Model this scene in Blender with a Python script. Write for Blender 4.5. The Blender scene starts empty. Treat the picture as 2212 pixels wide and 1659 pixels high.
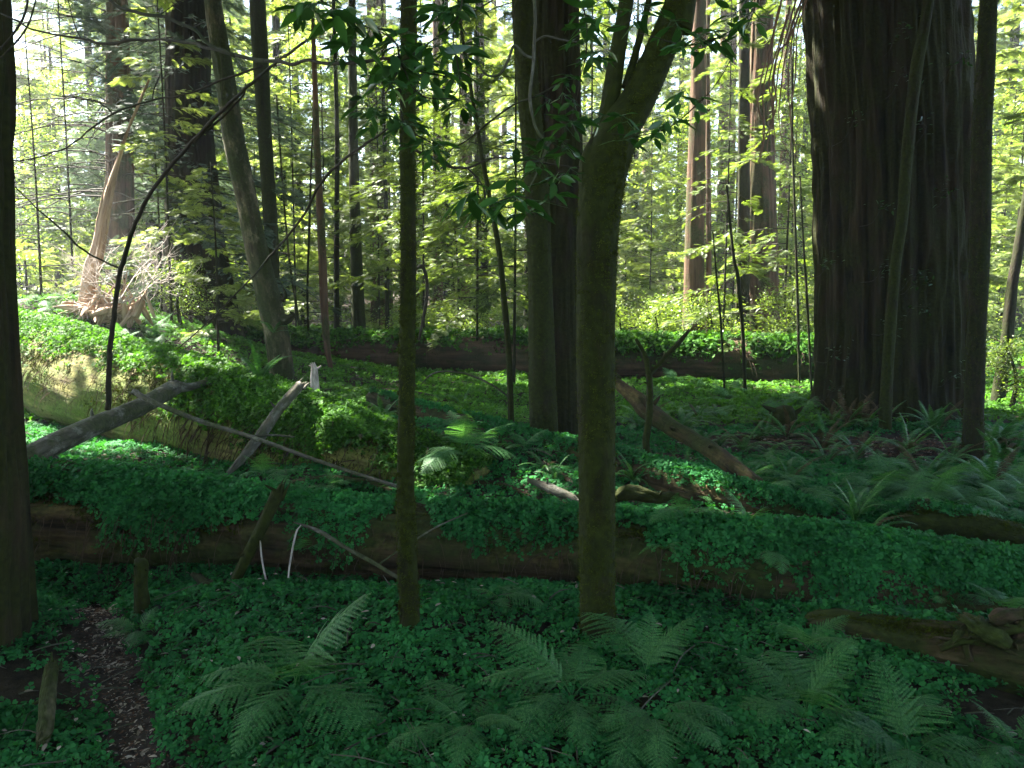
import bpy, math, numpy as np
from mathutils import Vector
R = np.random.RandomState(7)
rad = math.radians
scn = bpy.context.scene

# ------------------------------------------------------------------ camera
PITCH = rad(6.0)
CAMZ = 2.4
cam_d = bpy.data.cameras.new('camera'); cam = bpy.data.objects.new('camera', cam_d)
scn.collection.objects.link(cam)
cam.location = (0, 0, CAMZ); cam.rotation_euler = (rad(90) - PITCH, 0, 0)
cam_d.lens = 28; cam_d.sensor_width = 36; cam_d.clip_start = 0.05; cam_d.clip_end = 1500
scn.camera = cam
# ------------------------------------------------------------------ light
SUN_AZ, SUN_EL = rad(-55), rad(50)
S = np.array([math.sin(SUN_AZ)*math.cos(SUN_EL), math.cos(SUN_AZ)*math.cos(SUN_EL), math.sin(SUN_EL)])
w = bpy.data.worlds.new('World'); scn.world = w; w.use_nodes = True
nt = w.node_tree; bg = nt.nodes['Background']
sky = nt.nodes.new('ShaderNodeTexSky'); sky.sky_type = 'NISHITA'; sky.sun_disc = False
sky.sun_elevation = SUN_EL; sky.sun_rotation = SUN_AZ % (2*math.pi)
nt.links.new(sky.outputs[0], bg.inputs[0]); bg.inputs[1].default_value = 0.05
sl = bpy.data.lights.new('sun', 'SUN'); sl.energy = 5.0; sl.angle = rad(0.5); sl.color = (1, .95, .84)
so = bpy.data.objects.new('sun', sl); scn.collection.objects.link(so)
so.rotation_euler = Vector(S).to_track_quat('Z', 'Y').to_euler()
scn.view_settings.view_transform = 'Standard'; scn.view_settings.look = 'None'
scn.view_settings.exposure = 3.7; scn.view_settings.gamma = 1
scn.cycles.use_denoising = True
scn.cycles.max_bounces = 6; scn.cycles.diffuse_bounces = 4; scn.cycles.glossy_bounces = 2
scn.cycles.transmission_bounces = 4; scn.cycles.transparent_max_bounces = 4
scn.cycles.sample_clamp_indirect = 6
scn.cycles.use_adaptive_sampling = True
scn.render.filter_size = 1.1

# ------------------------------------------------------------------ noise
def _h(ix, iy, iz, s=0):
    n = (ix.astype(np.int64)*374761393 + iy.astype(np.int64)*668265263 + iz.astype(np.int64)*2147483647 + s*974711) & 0xffffffff
    n = ((n ^ (n >> 13))*1274126177) & 0xffffffff
    n = ((n ^ (n >> 16))*2246822519) & 0xffffffff
    return ((n ^ (n >> 15)) & 0xffffff)/float(0xffffff)
def noise3(x, y, z, s=0):
    x, y, z = np.broadcast_arrays(np.asarray(x, float), np.asarray(y, float), np.asarray(z, float))
    ix, iy, iz = np.floor(x).astype(int), np.floor(y).astype(int), np.floor(z).astype(int)
    fx, fy, fz = x-ix, y-iy, z-iz
    fx, fy, fz = fx*fx*(3-2*fx), fy*fy*(3-2*fy), fz*fz*(3-2*fz)
    r = 0
    for a in (0, 1):
        for b in (0, 1):
            for c in (0, 1):
                r = r + _h(ix+a, iy+b, iz+c, s)*(fx if a else 1-fx)*(fy if b else 1-fy)*(fz if c else 1-fz)
    return r
def noise2(x, y, s=0): return noise3(x, y, 0.5*np.ones_like(np.asarray(x, float)), s)
def fbm(x, y, z=0., s=0, o=3):
    r, a, t = 0, 1, 0
    for k in range(o):
        r = r + a*noise3(np.asarray(x)*2**k, np.asarray(y)*2**k, np.asarray(z)*2**k + 0.37, s+k); t += a; a *= .5
    return r/t

# ------------------------------------------------------------------ terrain
def gau(x, y, cx, cy, sx, sy, rot=0):
    c, s = math.cos(rot), math.sin(rot); dx, dy = x-cx, y-cy
    u, v = c*dx+s*dy, -s*dx+c*dy
    return np.exp(-(u/sx)**2 - (v/sy)**2)
PATH = np.array([(-1.45, 2.6), (-1.85, 3.8), (-2.36, 4.65), (-2.80, 5.3), (-3.15, 5.9), (-3.55, 6.5)])
def path_dist(x, y):
    d = np.full(np.shape(x), 99.)
    for a, b in zip(PATH[:-1], PATH[1:]):
        ab = b-a; t = np.clip(((x-a[0])*ab[0]+(y-a[1])*ab[1])/(ab@ab), 0, 1)
        d = np.minimum(d, np.hypot(x-a[0]-t*ab[0], y-a[1]-t*ab[1]))
    return d
def hgt(x, y):
    x, y = np.asarray(x, float), np.asarray(y, float)
    h = (fbm(x*.45, y*.45, 0, 3)-.5)*.42 + (fbm(x*1.6, y*1.6, 0, 9, 2)-.5)*.14
    h = h + 1.75*gau(x, y, -12.5, 22.5, 5.2, 3.6) + 0.9*gau(x, y, -16, 26, 9, 8)
    h = h + .55*gau(x, y, -1.2, 11.3, 2.6, 1.0, -.45) + .25*gau(x, y, 1.4, 10.6, 2.5, 1.2, -.4)
    h = h + .12*gau(x, y, .3, 5.6, 2.6, 1.2) + .10*gau(x, y, -3.6, 6.0, .5, .8)
    h = h - .16*np.exp(-(path_dist(x, y)/.42)**2)
    h = h - .15*gau(x, y, 0, 6.7, 7, .35)
    h = h + .012*np.clip(y-45, 0, 200) + .12*np.clip(y-58, 0, 90)
    return h

F = 28/36*2212
cp, sp = math.cos(PITCH), math.sin(PITCH)
def P(px, py, Y):
    """point seen at (px,py) of the 2212 px wide photograph that stands Y metres away"""
    cx, cy = (px-1106)/F, (829.5-py)/F
    dy, dz = cp+sp*cy, -sp+cp*cy
    t = Y/dy
    return np.array([cx*t, Y, CAMZ+dz*t])
def G(px, py, off=0.):
    """point on the terrain seen at (px,py)"""
    Ys = np.linspace(2.2, 90, 3000)
    cx, cy = (px-1106)/F, (829.5-py)/F
    dy, dz = cp+sp*cy, -sp+cp*cy
    t = Ys/dy; z = CAMZ+dz*t
    k = np.argmax(z < hgt(cx*t, Ys)+off)
    if k == 0: k = len(Ys)-1
    return np.array([cx*t[k], Ys[k], hgt(cx*t[k], Ys[k])])

# ------------------------------------------------------------------ mesh tools
class MB:
    def __init__(s): s.v, s.f, s.b, s.n = [], [], [], 0
    def add(s, v, f, bc=None):
        v = np.asarray(v, np.float32).reshape(-1, 3); f = np.asarray(f, np.int64)
        if f.shape[1] == 3: f = np.concatenate([f, np.full((len(f), 1), -1)], 1); f[:, 3] = -1-s.n
        s.v.append(v); s.f.append(f+s.n); s.b.append(v if bc is None else np.asarray(bc, np.float32)); s.n += len(v)
        return s
    def build(s, name, mat, parent=None, smooth=False, origin=None):
        v = np.concatenate(s.v) if s.v else np.zeros((0, 3), np.float32)
        f = np.concatenate(s.f) if s.f else np.zeros((0, 4), int); b = np.concatenate(s.b) if s.b else v
        og = np.array(origin if origin is not None else (parent['_w'] if parent is not None and '_w' in parent else (0, 0, 0)), np.float32)
        me = bpy.data.meshes.new(name)
        cnt = np.where(f[:, 3] < 0, 3, 4).astype(np.int32)
        me.vertices.add(len(v)); me.vertices.foreach_set('co', (v-og).ravel())
        flat = f.ravel(); flat = flat[flat >= 0].astype(np.int32)
        me.loops.add(len(flat)); me.loops.foreach_set('vertex_index', flat)
        me.polygons.add(len(f)); st = np.zeros(len(f), np.int32); st[1:] = np.cumsum(cnt)[:-1]
        me.polygons.foreach_set('loop_start', st)
        if smooth: me.polygons.foreach_set('use_smooth', np.ones(len(f), bool))
        a = me.attributes.new('bark', 'FLOAT_VECTOR', 'POINT'); a.data.foreach_set('vector', b.astype(np.float32).ravel())
        me.update(calc_edges=True)
        me.materials.append(mat)
        o = bpy.data.objects.new(name, me); scn.collection.objects.link(o)
        if parent is not None: o.parent = parent
        elif origin is not None: o.location = tuple(float(q) for q in origin)
        return o
def tag(o, label=None, cat=None, group=None, kind=None):
    if label: o['label'] = label
    if cat: o['category'] = cat
    if group: o['group'] = group
    if kind: o['kind'] = kind
    return o
def thing(name, loc, label, cat, group=None):
    o = bpy.data.objects.new(name, None); scn.collection.objects.link(o)
    o.location = tuple(float(q) for q in loc); o['_w'] = [float(q) for q in loc]; o.empty_display_size = .2
    return tag(o, label, cat, group)
def copy_thing(o, loc, rz=0, sc=1., label=None, group=None):
    r = o.copy(); scn.collection.objects.link(r); r.location = tuple(float(q) for q in loc)
    r.rotation_euler = (0, 0, rz); r.scale = (sc, sc, sc)
    if label: r['label'] = label
    if group: r['group'] = group
    for c in list(o.children):
        d = c.copy(); scn.collection.objects.link(d); d.parent = r
    return r
def smooth_path(pts, n):
    pts = np.asarray(pts, float); m = len(pts)
    if m == 2: t = np.linspace(0, 1, n)[:, None]; return pts[0]*(1-t)+pts[1]*t
    ext = np.vstack([2*pts[0]-pts[1], pts, 2*pts[-1]-pts[-2]])
    u = np.linspace(0, m-1-1e-6, n); k = u.astype(int); t = (u-k)[:, None]
    a, b, c, d = ext[k], ext[k+1], ext[k+2], ext[k+3]
    return .5*((2*b)+(-a+c)*t+(2*a-5*b+4*c-d)*t**2+(-a+3*b-3*c+d)*t**3)
def tube(mb, pts, rads, seg=10, n=None, rough=0., rf=3., furrow=0., ff=9, cap=True, seed=0, wob=0.):
    """tapering tube through pts; rough = lumpy radius noise, furrow = bark ridges running along it"""
    if n is None: n = max(len(pts), 2)
    pr = smooth_path(np.column_stack([np.asarray(pts, float), rads]), n); p, r = pr[:, :3], np.maximum(pr[:, 3], .0008)
    if wob:
        L = np.cumsum(np.r_[0, np.linalg.norm(np.diff(p, axis=0), axis=1)])
        p = p + wob*np.column_stack([noise2(L*rf, 0*L+k*7.1, seed+k)-.5 for k in range(3)])
    T = np.gradient(p, axis=0); T /= np.linalg.norm(T, axis=1)[:, None]+1e-9
    L = np.cumsum(np.r_[0, np.linalg.norm(np.diff(p, axis=0), axis=1)])
    ref = np.array([0, 1., 0]) if abs(T[:, 1]).mean() < .8 else np.array([1., 0, 0])
    A = np.cross(T, ref); A /= np.linalg.norm(A, axis=1)[:, None]; B = np.cross(T, A)
    th = np.linspace(0, 2*math.pi, seg, endpoint=False)
    c, s = np.cos(th), np.sin(th)
    LL, TH = np.meshgrid(L, th, indexing='ij'); C, Sn = np.cos(TH), np.sin(TH)
    RR = np.repeat(r[:, None], seg, 1)
    if rough: RR = RR*(1+rough*(fbm(C*1.5+seed*3.3, Sn*1.5, LL*rf, seed)-.5)*2)
    if furrow:
        q = .5*(noise2(LL*.35, C*2, seed+5)-.5)
        g = noise3((C+q*.3)*ff, (Sn+q*.3)*ff, LL*.35, seed+11); g2 = noise3(C*ff*2.3, Sn*ff*2.3, LL*1.1, seed+12)
        RR = RR + furrow*(1-np.abs(2*g-1)*2)*.55 + furrow*.75*(g2-.5) + furrow*.5*(noise3(C*ff*5, Sn*ff*5, LL*2.2, seed+13)-.5)
    V = p[:, None, :] + RR[..., None]*(C[..., None]*A[:, None, :]+Sn[..., None]*B[:, None, :])
    BC = np.stack([C*r[:, None], Sn*r[:, None], LL+seed*5.], -1)
    i = np.arange(n-1)[:, None]*seg; j = np.arange(seg)[None, :]; j2 = (j+1) % seg
    f = np.stack([i+j, i+j2, i+seg+j2, i+seg+j], -1).reshape(-1, 4)
    v = V.reshape(-1, 3); bc = BC.reshape(-1, 3)
    if cap:
        k = len(v); v = np.vstack([v, p[0]-T[0]*r[0]*.15, p[-1]+T[-1]*r[-1]*.25]); bc = np.vstack([bc, [0, 0, seed*5.], [0, 0, L[-1]+seed*5]])
        jj = np.arange(seg); e = (n-1)*seg
        f3 = np.vstack([np.column_stack([(jj+1) % seg, jj, np.full(seg, k)]), np.column_stack([e+jj, e+(jj+1) % seg, np.full(seg, k+1)])])
        mb.add(v, f, bc); f3 = f3+mb.n-len(v); mb.f.append(np.column_stack([f3, np.full(len(f3), -1)]))
    else: mb.add(v, f, bc)
    return p, r
def norm(a): return a/(np.linalg.norm(a, axis=-1, keepdims=True)+1e-9)
def frames(X, Z):
    X = norm(X); Y = norm(np.cross(Z, X)); Z = np.cross(X, Y)
    return np.stack([X, Y, Z], -1)
def scatter(mb, tv, tf, pos, rot, sc):
    n, k = len(pos), len(tv)
    if n == 0: return
    sc = np.asarray(sc, float)
    tvv = tv[None]*(sc[:, None, None] if sc.ndim == 1 else sc[:, None, :])
    v = np.einsum('nij,nkj->nki', rot, tvv)+pos[:, None, :]
    tf = np.asarray(tf); off = (np.arange(n)*k)[:, None, None]
    neg = tf[None] < 0
    f = np.where(neg, -1, tf[None]+off).reshape(-1, 4)
    v = v.reshape(-1, 3).astype(np.float32)
    mb.v.append(v); mb.b.append(v); mb.f.append(np.where(f < 0, -1, f+mb.n)); mb.n += len(v)
def randdir(n, r=R):
    v = r.normal(size=(n, 3)); return norm(v)

# ------------------------------------------------------------------ materials
def newmat(name):
    m = bpy.data.materials.new(name); m.use_nodes = True; n = m.node_tree; n.nodes.clear()
    return m, n.nodes, n.links
def N(ns, t, **k):
    x = ns.new(t)
    for a, b in k.items(): setattr(x, a, b)
    return x
def ramp(ns, ls, fac, stops):
    r = ns.new('ShaderNodeValToRGB'); ls.new(fac, r.inputs[0]); e = r.color_ramp.elements
    while len(e) < len(stops): e.new(.5)
    for el, (p, c) in zip(e, stops): el.position = p; el.color = (*c, 1)
    return r.outputs[0]
def leafmat(name, c1, c2, trans=.35, rough=.45, tcol=(1.5, 1.35, .6), spec=.4, dead=None, coat=0.):
    m, ns, ls = newmat(name)
    g = N(ns, 'ShaderNodeNewGeometry'); oi = N(ns, 'ShaderNodeObjectInfo')
    ad = N(ns, 'ShaderNodeMath', operation='MULTIPLY_ADD'); ls.new(oi.outputs['Random'], ad.inputs[0]); ad.inputs[1].default_value = .35
    mu = N(ns, 'ShaderNodeMath', operation='MULTIPLY'); ls.new(g.outputs['Random Per Island'], mu.inputs[0]); mu.inputs[1].default_value = .65
    ls.new(mu.outputs[0], ad.inputs[2])
    st = [(0, tuple(.7*q for q in c1)), (.9, tuple(1.15*q for q in c2))]
    if dead: st = [(0, c1), (.8, c2), (.93, c2), (.97, dead)]
    col = ramp(ns, ls, ad.outputs[0], st)
    tx = N(ns, 'ShaderNodeTexNoise'); tx.inputs['Scale'].default_value = 1.3
    pc = N(ns, 'ShaderNodeTexCoord'); ls.new(pc.outputs['Object'], tx.inputs['Vector'])
    mr = N(ns, 'ShaderNodeMapRange'); ls.new(tx.outputs[0], mr.inputs[0]); mr.inputs[1].default_value = .3; mr.inputs[2].default_value = .7
    mr.inputs[3].default_value = .65; mr.inputs[4].default_value = 1.35
    mc = N(ns, 'ShaderNodeVectorMath', operation='SCALE'); ls.new(col, mc.inputs[0]); ls.new(mr.outputs[0], mc.inputs['Scale'])
    pb = N(ns, 'ShaderNodeBsdfPrincipled'); ls.new(mc.outputs[0], pb.inputs['Base Color']); pb.inputs['Roughness'].default_value = rough
    pb.inputs['Specular IOR Level'].default_value = spec
    tr = N(ns, 'ShaderNodeBsdfTranslucent'); mt = N(ns, 'ShaderNodeVectorMath', operation='MULTIPLY'); ls.new(mc.outputs[0], mt.inputs[0]); mt.inputs[1].default_value = tcol
    ls.new(mt.outputs[0], tr.inputs[0])
    mx = N(ns, 'ShaderNodeMixShader'); mx.inputs[0].default_value = trans; ls.new(pb.outputs[0], mx.inputs[1]); ls.new(tr.outputs[0], mx.inputs[2])
    out = N(ns, 'ShaderNodeOutputMaterial'); ls.new(mx.outputs[0], out.inputs[0])
    return m
def barkmat(name, c_dark, c_lite, moss=None, mossamt=.5, sx=9, sz=.9, bump=.6, patch=None, mscale=1.6, rough=.9):
    """bark or wood: streaks run along the trunk (attribute 'bark'); moss and patches are blotches"""
    m, ns, ls = newmat(name)
    at = N(ns, 'ShaderNodeAttribute', attribute_name='bark')
    mp = N(ns, 'ShaderNodeMapping'); mp.inputs['Scale'].default_value = (sx, sx, sz); ls.new(at.outputs['Vector'], mp.inputs[0])
    n1 = N(ns, 'ShaderNodeTexNoise'); n1.inputs['Scale'].default_value = 1.; n1.inputs['Detail'].default_value = 5; n1.inputs['Roughness'].default_value = .65
    ls.new(mp.outputs[0], n1.inputs['Vector'])
    col = ramp(ns, ls, n1.outputs[0], [(.33, c_dark), (.5, tuple(.5*(a+b) for a, b in zip(c_dark, c_lite))), (.68, c_lite)])
    n3 = N(ns, 'ShaderNodeTexNoise'); n3.inputs['Scale'].default_value = 22; n3.inputs['Detail'].default_value = 3; ls.new(at.outputs['Vector'], n3.inputs['Vector'])
    hsum = N(ns, 'ShaderNodeMath', operation='MULTIPLY_ADD'); ls.new(n3.outputs[0], hsum.inputs[0]); hsum.inputs[1].default_value = .35; ls.new(n1.outputs[0], hsum.inputs[2])
    def mixin(col, c, scale, lo, hi, seed):
        n2 = N(ns, 'ShaderNodeTexNoise'); n2.inputs['Scale'].default_value = scale; n2.inputs['Detail'].default_value = 5; n2.inputs['Roughness'].default_value = .7
        mp2 = N(ns, 'ShaderNodeMapping'); mp2.inputs['Location'].default_value = (seed, seed*1.7, seed); mp2.inputs['Scale'].default_value = (1.3, 1.3, .6)
        ls.new(at.outputs['Vector'], mp2.inputs[0]); ls.new(mp2.outputs[0], n2.inputs['Vector'])
        mr = N(ns, 'ShaderNodeMapRange'); ls.new(n2.outputs[0], mr.inputs[0]); mr.inputs[1].default_value = lo; mr.inputs[2].default_value = hi
        mx = N(ns, 'ShaderNodeMix', data_type='RGBA'); ls.new(mr.outputs[0], mx.inputs[0]); ls.new(col, mx.inputs[6])
        rr = ramp(ns, ls, n3.outputs[0], [(.3, tuple(.45*q for q in c)), (.7, c)])
        ls.new(rr, mx.inputs[7]); return mx.outputs[2]
    if patch: col = mixin(col, patch, mscale*1.7, .5, .6, 4.)
    if moss: col = mixin(col, moss, mscale, .5-.3*(mossamt-.5)-.07, .5-.3*(mossamt-.5)+.07, 1.3)
    pb = N(ns, 'ShaderNodeBsdfPrincipled'); ls.new(col, pb.inputs['Base Color']); pb.inputs['Roughness'].default_value = rough; pb.inputs['Specular IOR Level'].default_value = .2
    bp = N(ns, 'ShaderNodeBump'); bp.inputs['Strength'].default_value = bump; bp.inputs['Distance'].default_value = .04; ls.new(hsum.outputs[0], bp.inputs['Height']); ls.new(bp.outputs[0], pb.inputs['Normal'])
    out = N(ns, 'ShaderNodeOutputMaterial'); ls.new(pb.outputs[0], out.inputs[0])
    return m
def soilmat(name, c1, c2, c3, sc=6):
    m, ns, ls = newmat(name)
    tc = N(ns, 'ShaderNodeTexCoord')
    n1 = N(ns, 'ShaderNodeTexNoise'); n1.inputs['Scale'].default_value = sc; n1.inputs['Detail'].default_value = 8; n1.inputs['Roughness'].default_value = .75; ls.new(tc.outputs['Object'], n1.inputs['Vector'])
    col = ramp(ns, ls, n1.outputs[0], [(.3, c1), (.52, c2), (.72, c3)])
    pb = N(ns, 'ShaderNodeBsdfPrincipled'); ls.new(col, pb.inputs['Base Color']); pb.inputs['Roughness'].default_value = .95; pb.inputs['Specular IOR Level'].default_value = .15
    bp = N(ns, 'ShaderNodeBump'); bp.inputs['Strength'].default_value = .9; bp.inputs['Distance'].default_value = .05; ls.new(n1.outputs[0], bp.inputs['Height']); ls.new(bp.outputs[0], pb.inputs['Normal'])
    out = N(ns, 'ShaderNodeOutputMaterial'); ls.new(pb.outputs[0], out.inputs[0])
    return m
M = {}
M['soil'] = soilmat('forest_soil', (.012, .009, .006), (.03, .022, .014), (.06, .042, .028))
M['trail'] = soilmat('trail_dirt', (.015, .011, .009), (.045, .034, .028), (.09, .07, .06), 9)
M['duff'] = soilmat('redwood_duff', (.03, .016, .01), (.09, .045, .03), (.17, .10, .075), 14)
M['sorrel'] = leafmat('sorrel_leaf', (.011, .072, .024), (.038, .165, .050), .3, .65, (1.3, 1.5, .4), .07, dead=(.12, .10, .03))  # bluish cast of the shade put into the leaf green
M['sorrel_lit'] = leafmat('sorrel_leaf_lit', (.026, .090, .015), (.080, .20, .030), .42, .6, (1.4, 1.4, .4), .1)  # brighter, yellower copy of the sorrel: sunlight put into its colour
M['lady'] = leafmat('lady_fern_leaf', (.03, .12, .042), (.09, .22, .075), .38, .5, (1.3, 1.4, .45), .18)
M['sword'] = leafmat('sword_fern_leaf', (.02, .08, .02), (.06, .17, .04), .28, .4, (1.3, 1.4, .4), .3)
M['deadfern'] = leafmat('dead_fern_leaf', (.04, .03, .015), (.10, .072, .04), .2, .8, (1.2, 1, .7), .1)
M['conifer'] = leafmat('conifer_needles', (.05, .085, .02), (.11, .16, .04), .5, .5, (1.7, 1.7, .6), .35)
M['conifer_lit'] = leafmat('sunlit_conifer_needles', (.11, .16, .04), (.21, .27, .08), .58, .5, (1.55, 1.55, .8), .35)  # lighter needle copy: sunlight put into the colour of the bright conifers
M['conifer_grey'] = leafmat('shaded_conifer_needles', (.035, .06, .045), (.075, .11, .08), .3, .6, (1.3, 1.3, .9), .2)  # greyed needle copy: shade and haze put into the colour
M['broad'] = leafmat('understory_leaf', (.07, .13, .03), (.16, .23, .05), .5, .35, (1.7, 1.7, .6), .5)
M['broadfar'] = leafmat('far_lit_leaf', (.10, .15, .04), (.20, .25, .08), .55, .5, (1.6, 1.6, .6), .2)  # far leaves brightened: background sunlight put into colour and translucency
M['tanoak'] = leafmat('tanoak_leaf', (.012, .045, .013), (.04, .11, .028), .32, .28, (1.6, 1.7, .4), .8)
M['litter'] = leafmat('fallen_leaf', (.12, .08, .055), (.42, .34, .28), .1, .7, (1, 1, 1), .2)
M['redneedle'] = leafmat('red_fallen_needles', (.06, .028, .018), (.17, .09, .06), .1, .8, (1, 1, 1), .1)
M['moss'] = leafmat('moss_tuft', (.022, .030, .005), (.065, .078, .012), .2, .9, (1.2, 1.2, .5), .05)
M['twigred'] = barkmat('red_brown_twig', (.08, .045, .03), (.22, .13, .09), sx=20, sz=4, bump=.3)
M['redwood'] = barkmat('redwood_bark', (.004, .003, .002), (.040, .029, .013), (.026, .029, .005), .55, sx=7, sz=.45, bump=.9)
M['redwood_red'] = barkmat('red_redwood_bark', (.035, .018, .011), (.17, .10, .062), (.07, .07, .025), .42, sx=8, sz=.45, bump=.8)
M['mossbark'] = barkmat('mossy_bark', (.006, .005, .003), (.030, .025, .009), (.028, .036, .004), .82, sx=14, sz=5, bump=.7, mscale=2.6)
M['mossbark2'] = barkmat('dark_mossy_bark', (.008, .006, .004), (.035, .028, .014), (.024, .030, .007), .6, sx=16, sz=5, bump=.6, mscale=3.2)
M['peel'] = barkmat('peeling_bark', (.025, .020, .012), (.12, .10, .055), (.035, .045, .010), .68, sx=7, sz=1.1, bump=.9, patch=(.24, .20, .13), mscale=1.4)
M['grey'] = barkmat('grey_weathered_wood', (.032, .029, .022), (.13, .118, .09), (.07, .08, .035), .45, sx=16, sz=1.6, bump=.6, patch=(.25, .24, .2), mscale=3.5)
M['wood'] = barkmat('rotting_wood', (.008, .005, .003), (.085, .055, .028), (.035, .045, .010), .5, sx=12, sz=.7, bump=1., mscale=1.5, patch=(.11, .08, .03))
M['mosswood'] = barkmat('mossy_rotten_wood', (.02, .012, .007), (.10, .065, .04), (.045, .06, .012), .6, sx=14, sz=3, bump=1., mscale=4)
M['logside'] = barkmat('lit_algae_stained_wood', (.05, .042, .014), (.26, .23, .07), (.11, .15, .022), .62, sx=9, sz=.8, bump=1., mscale=1.1, patch=(.085, .055, .022))  # algae stain, with bounced light also put into its yellow
M['snag'] = barkmat('splintered_redwood', (.16, .09, .06), (.52, .38, .27), sx=14, sz=.8, bump=.7)
M['twig'] = barkmat('dark_twig', (.016, .013, .009), (.06, .05, .035), (.03, .04, .015), .35, sx=30, sz=8, bump=.4)
M['paletwig'] = barkmat('pale_twig', (.22, .18, .16), (.6, .52, .47), sx=30, sz=8, bump=.3)
M['backlog'] = barkmat('brown_log_bark', (.025, .015, .009), (.12, .075, .045), (.035, .045, .012), .5, sx=6, sz=.5, bump=1., mscale=1.)
M['roots'] = barkmat('hanging_roots', (.03, .018, .012), (.11, .07, .045), sx=30, sz=8, bump=.3)

# ------------------------------------------------------------------ leaf templates
def quads(l): return np.array([q if len(q) == 4 else list(q)+[-1] for q in l], int)
def sorrel_tpl():
    v, f = [], []
    for k in range(3):
        a = k*2*math.pi/3; c, s = math.cos(a), math.sin(a); b = len(v)
        for x, y, z in ((.04, 0, 0), (.50, .48, -.06), (.93, .32, -.11), (.80, 0, -.02), (.93, -.32, -.11), (.50, -.48, -.06)):
            v.append((c*x-s*y, s*x+c*y, z))
        f += [(b, b+3, b+2, b+1), (b, b+5, b+4, b+3)]
    return np.array(v, float), quads(f)
SOR = sorrel_tpl()
def feather_tpl(np_=9, wid=.32, lw=.055, droop=.18):
    v, f = [], []
    for i in range(np_):
        s = .08+.9*i/(np_-1); z = -droop*s*s; l = wid*(math.sin(math.pi*(.15+.8*s))**.8)
        for sd in (1, -1):
            b = len(v); dx = .45*l
            v += [(s-lw*.5, 0, z), (s+lw*.5, 0, z), (s+dx+lw*.1, sd*l, z-.12*l), (s+dx*.5-lw*.4, sd*l*.55, z+.02)]
            f.append((b, b+1, b+2, b+3))
    b = len(v); v += [(0, .012, 0), (0, -.012, 0), (1.02, 0, -droop)]; f.append((b, b+1, b+2))
    return np.array(v, float), quads(f)
FEA = feather_tpl(); FEA2 = feather_tpl(9, .36, .06, .25)
def leaf_tpl(fold=.08, w=.2, curl=.12):
    xs = [0, .12, .4, .7, 1.]; ws = [.01, .6*w, w, .7*w, .0]
    v = []
    for x, q in zip(xs, ws): v += [(x, q, fold*q/w-curl*x*x), (x, 0, -curl*x*x), (x, -q, fold*q/w-curl*x*x)]
    f = []
    for i in range(4):
        a = i*3; f += [(a, a+1, a+4, a+3), (a+1, a+2, a+5, a+4)]
    return np.array(v, float), quads(f)
LEAF = leaf_tpl()
LEAFW = leaf_tpl(.08, .23, .2)
def clump_tpl(n=12, ll=.42, seed=1, w=.17):
    r = np.random.RandomState(seed); v, f = [], []
    for k in range(n):
        c = r.normal(size=3)*.42; d = norm(r.normal(size=3)*[1, 1, .4]+[0, 0, -.15]); u = norm(np.cross(d, r.normal(size=3)*.5+[0, 0, 1]))
        b = len(v); v += [c, c+d*ll*.5+u*ll*w*1.4, c+d*ll, c+d*ll*.5-u*ll*w*1.4]; f.append((b, b+1, b+2, b+3))
    return np.array(v, float), quads(f)
CLP = clump_tpl(30, .2, 1, .2); TUFT = clump_tpl(7, .9, 3, .12); CLP2 = clump_tpl(9, .55, 5, .26)

# ------------------------------------------------------------------ ground
xs = np.concatenate([np.linspace(-160, -24, 30)[:-1], np.linspace(-24, -9, 60)[:-1], np.linspace(-9, 9, 200), np.linspace(9, 24, 60)[1:], np.linspace(24, 160, 30)[1:]])
ys = np.concatenate([np.linspace(-40, 1.5, 16)[:-1], np.linspace(1.5, 14, 150), np.linspace(14, 40, 110)[1:], np.linspace(40, 260, 60)[1:]])
X, Y = np.meshgrid(xs, ys, indexing='ij'); Z = hgt(X, Y)
ny = len(ys); i, j = np.meshgrid(np.arange(len(xs)-1), np.arange(ny-1), indexing='ij'); a = (i*ny+j).ravel()
tag(MB().add(np.stack([X, Y, Z], -1).reshape(-1, 3), np.column_stack([a, a+ny, a+ny+1, a+1])).build('ground', M['soil'], smooth=True), kind='structure')
# trail: a strip following the trodden hollow
n = 60; pc = smooth_path(np.column_stack([PATH, np.zeros(len(PATH))]), n)[:, :2]; T = norm(np.gradient(pc, axis=0)); Nn = np.column_stack([-T[:, 1], T[:, 0]])
wv = .20+.1*(noise2(np.arange(n)*.35, np.zeros(n), 4)-.3); cr = np.linspace(-1, 1, 9)
v = pc[:, None, :]+Nn[:, None, :]*(cr[None, :, None]*wv[:, None, None]); v = np.concatenate([v, (hgt(v[..., 0], v[..., 1])+.012*(1-cr[None]**2)+.004)[..., None]], -1)
i, j = np.meshgrid(np.arange(n-1), np.arange(8), indexing='ij'); a = (i*9+j).ravel()
tag(MB().add(v.reshape(-1, 3), np.column_stack([a, a+1, a+10, a+9])).build('trail', M['trail'], smooth=True), kind='structure')

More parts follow.
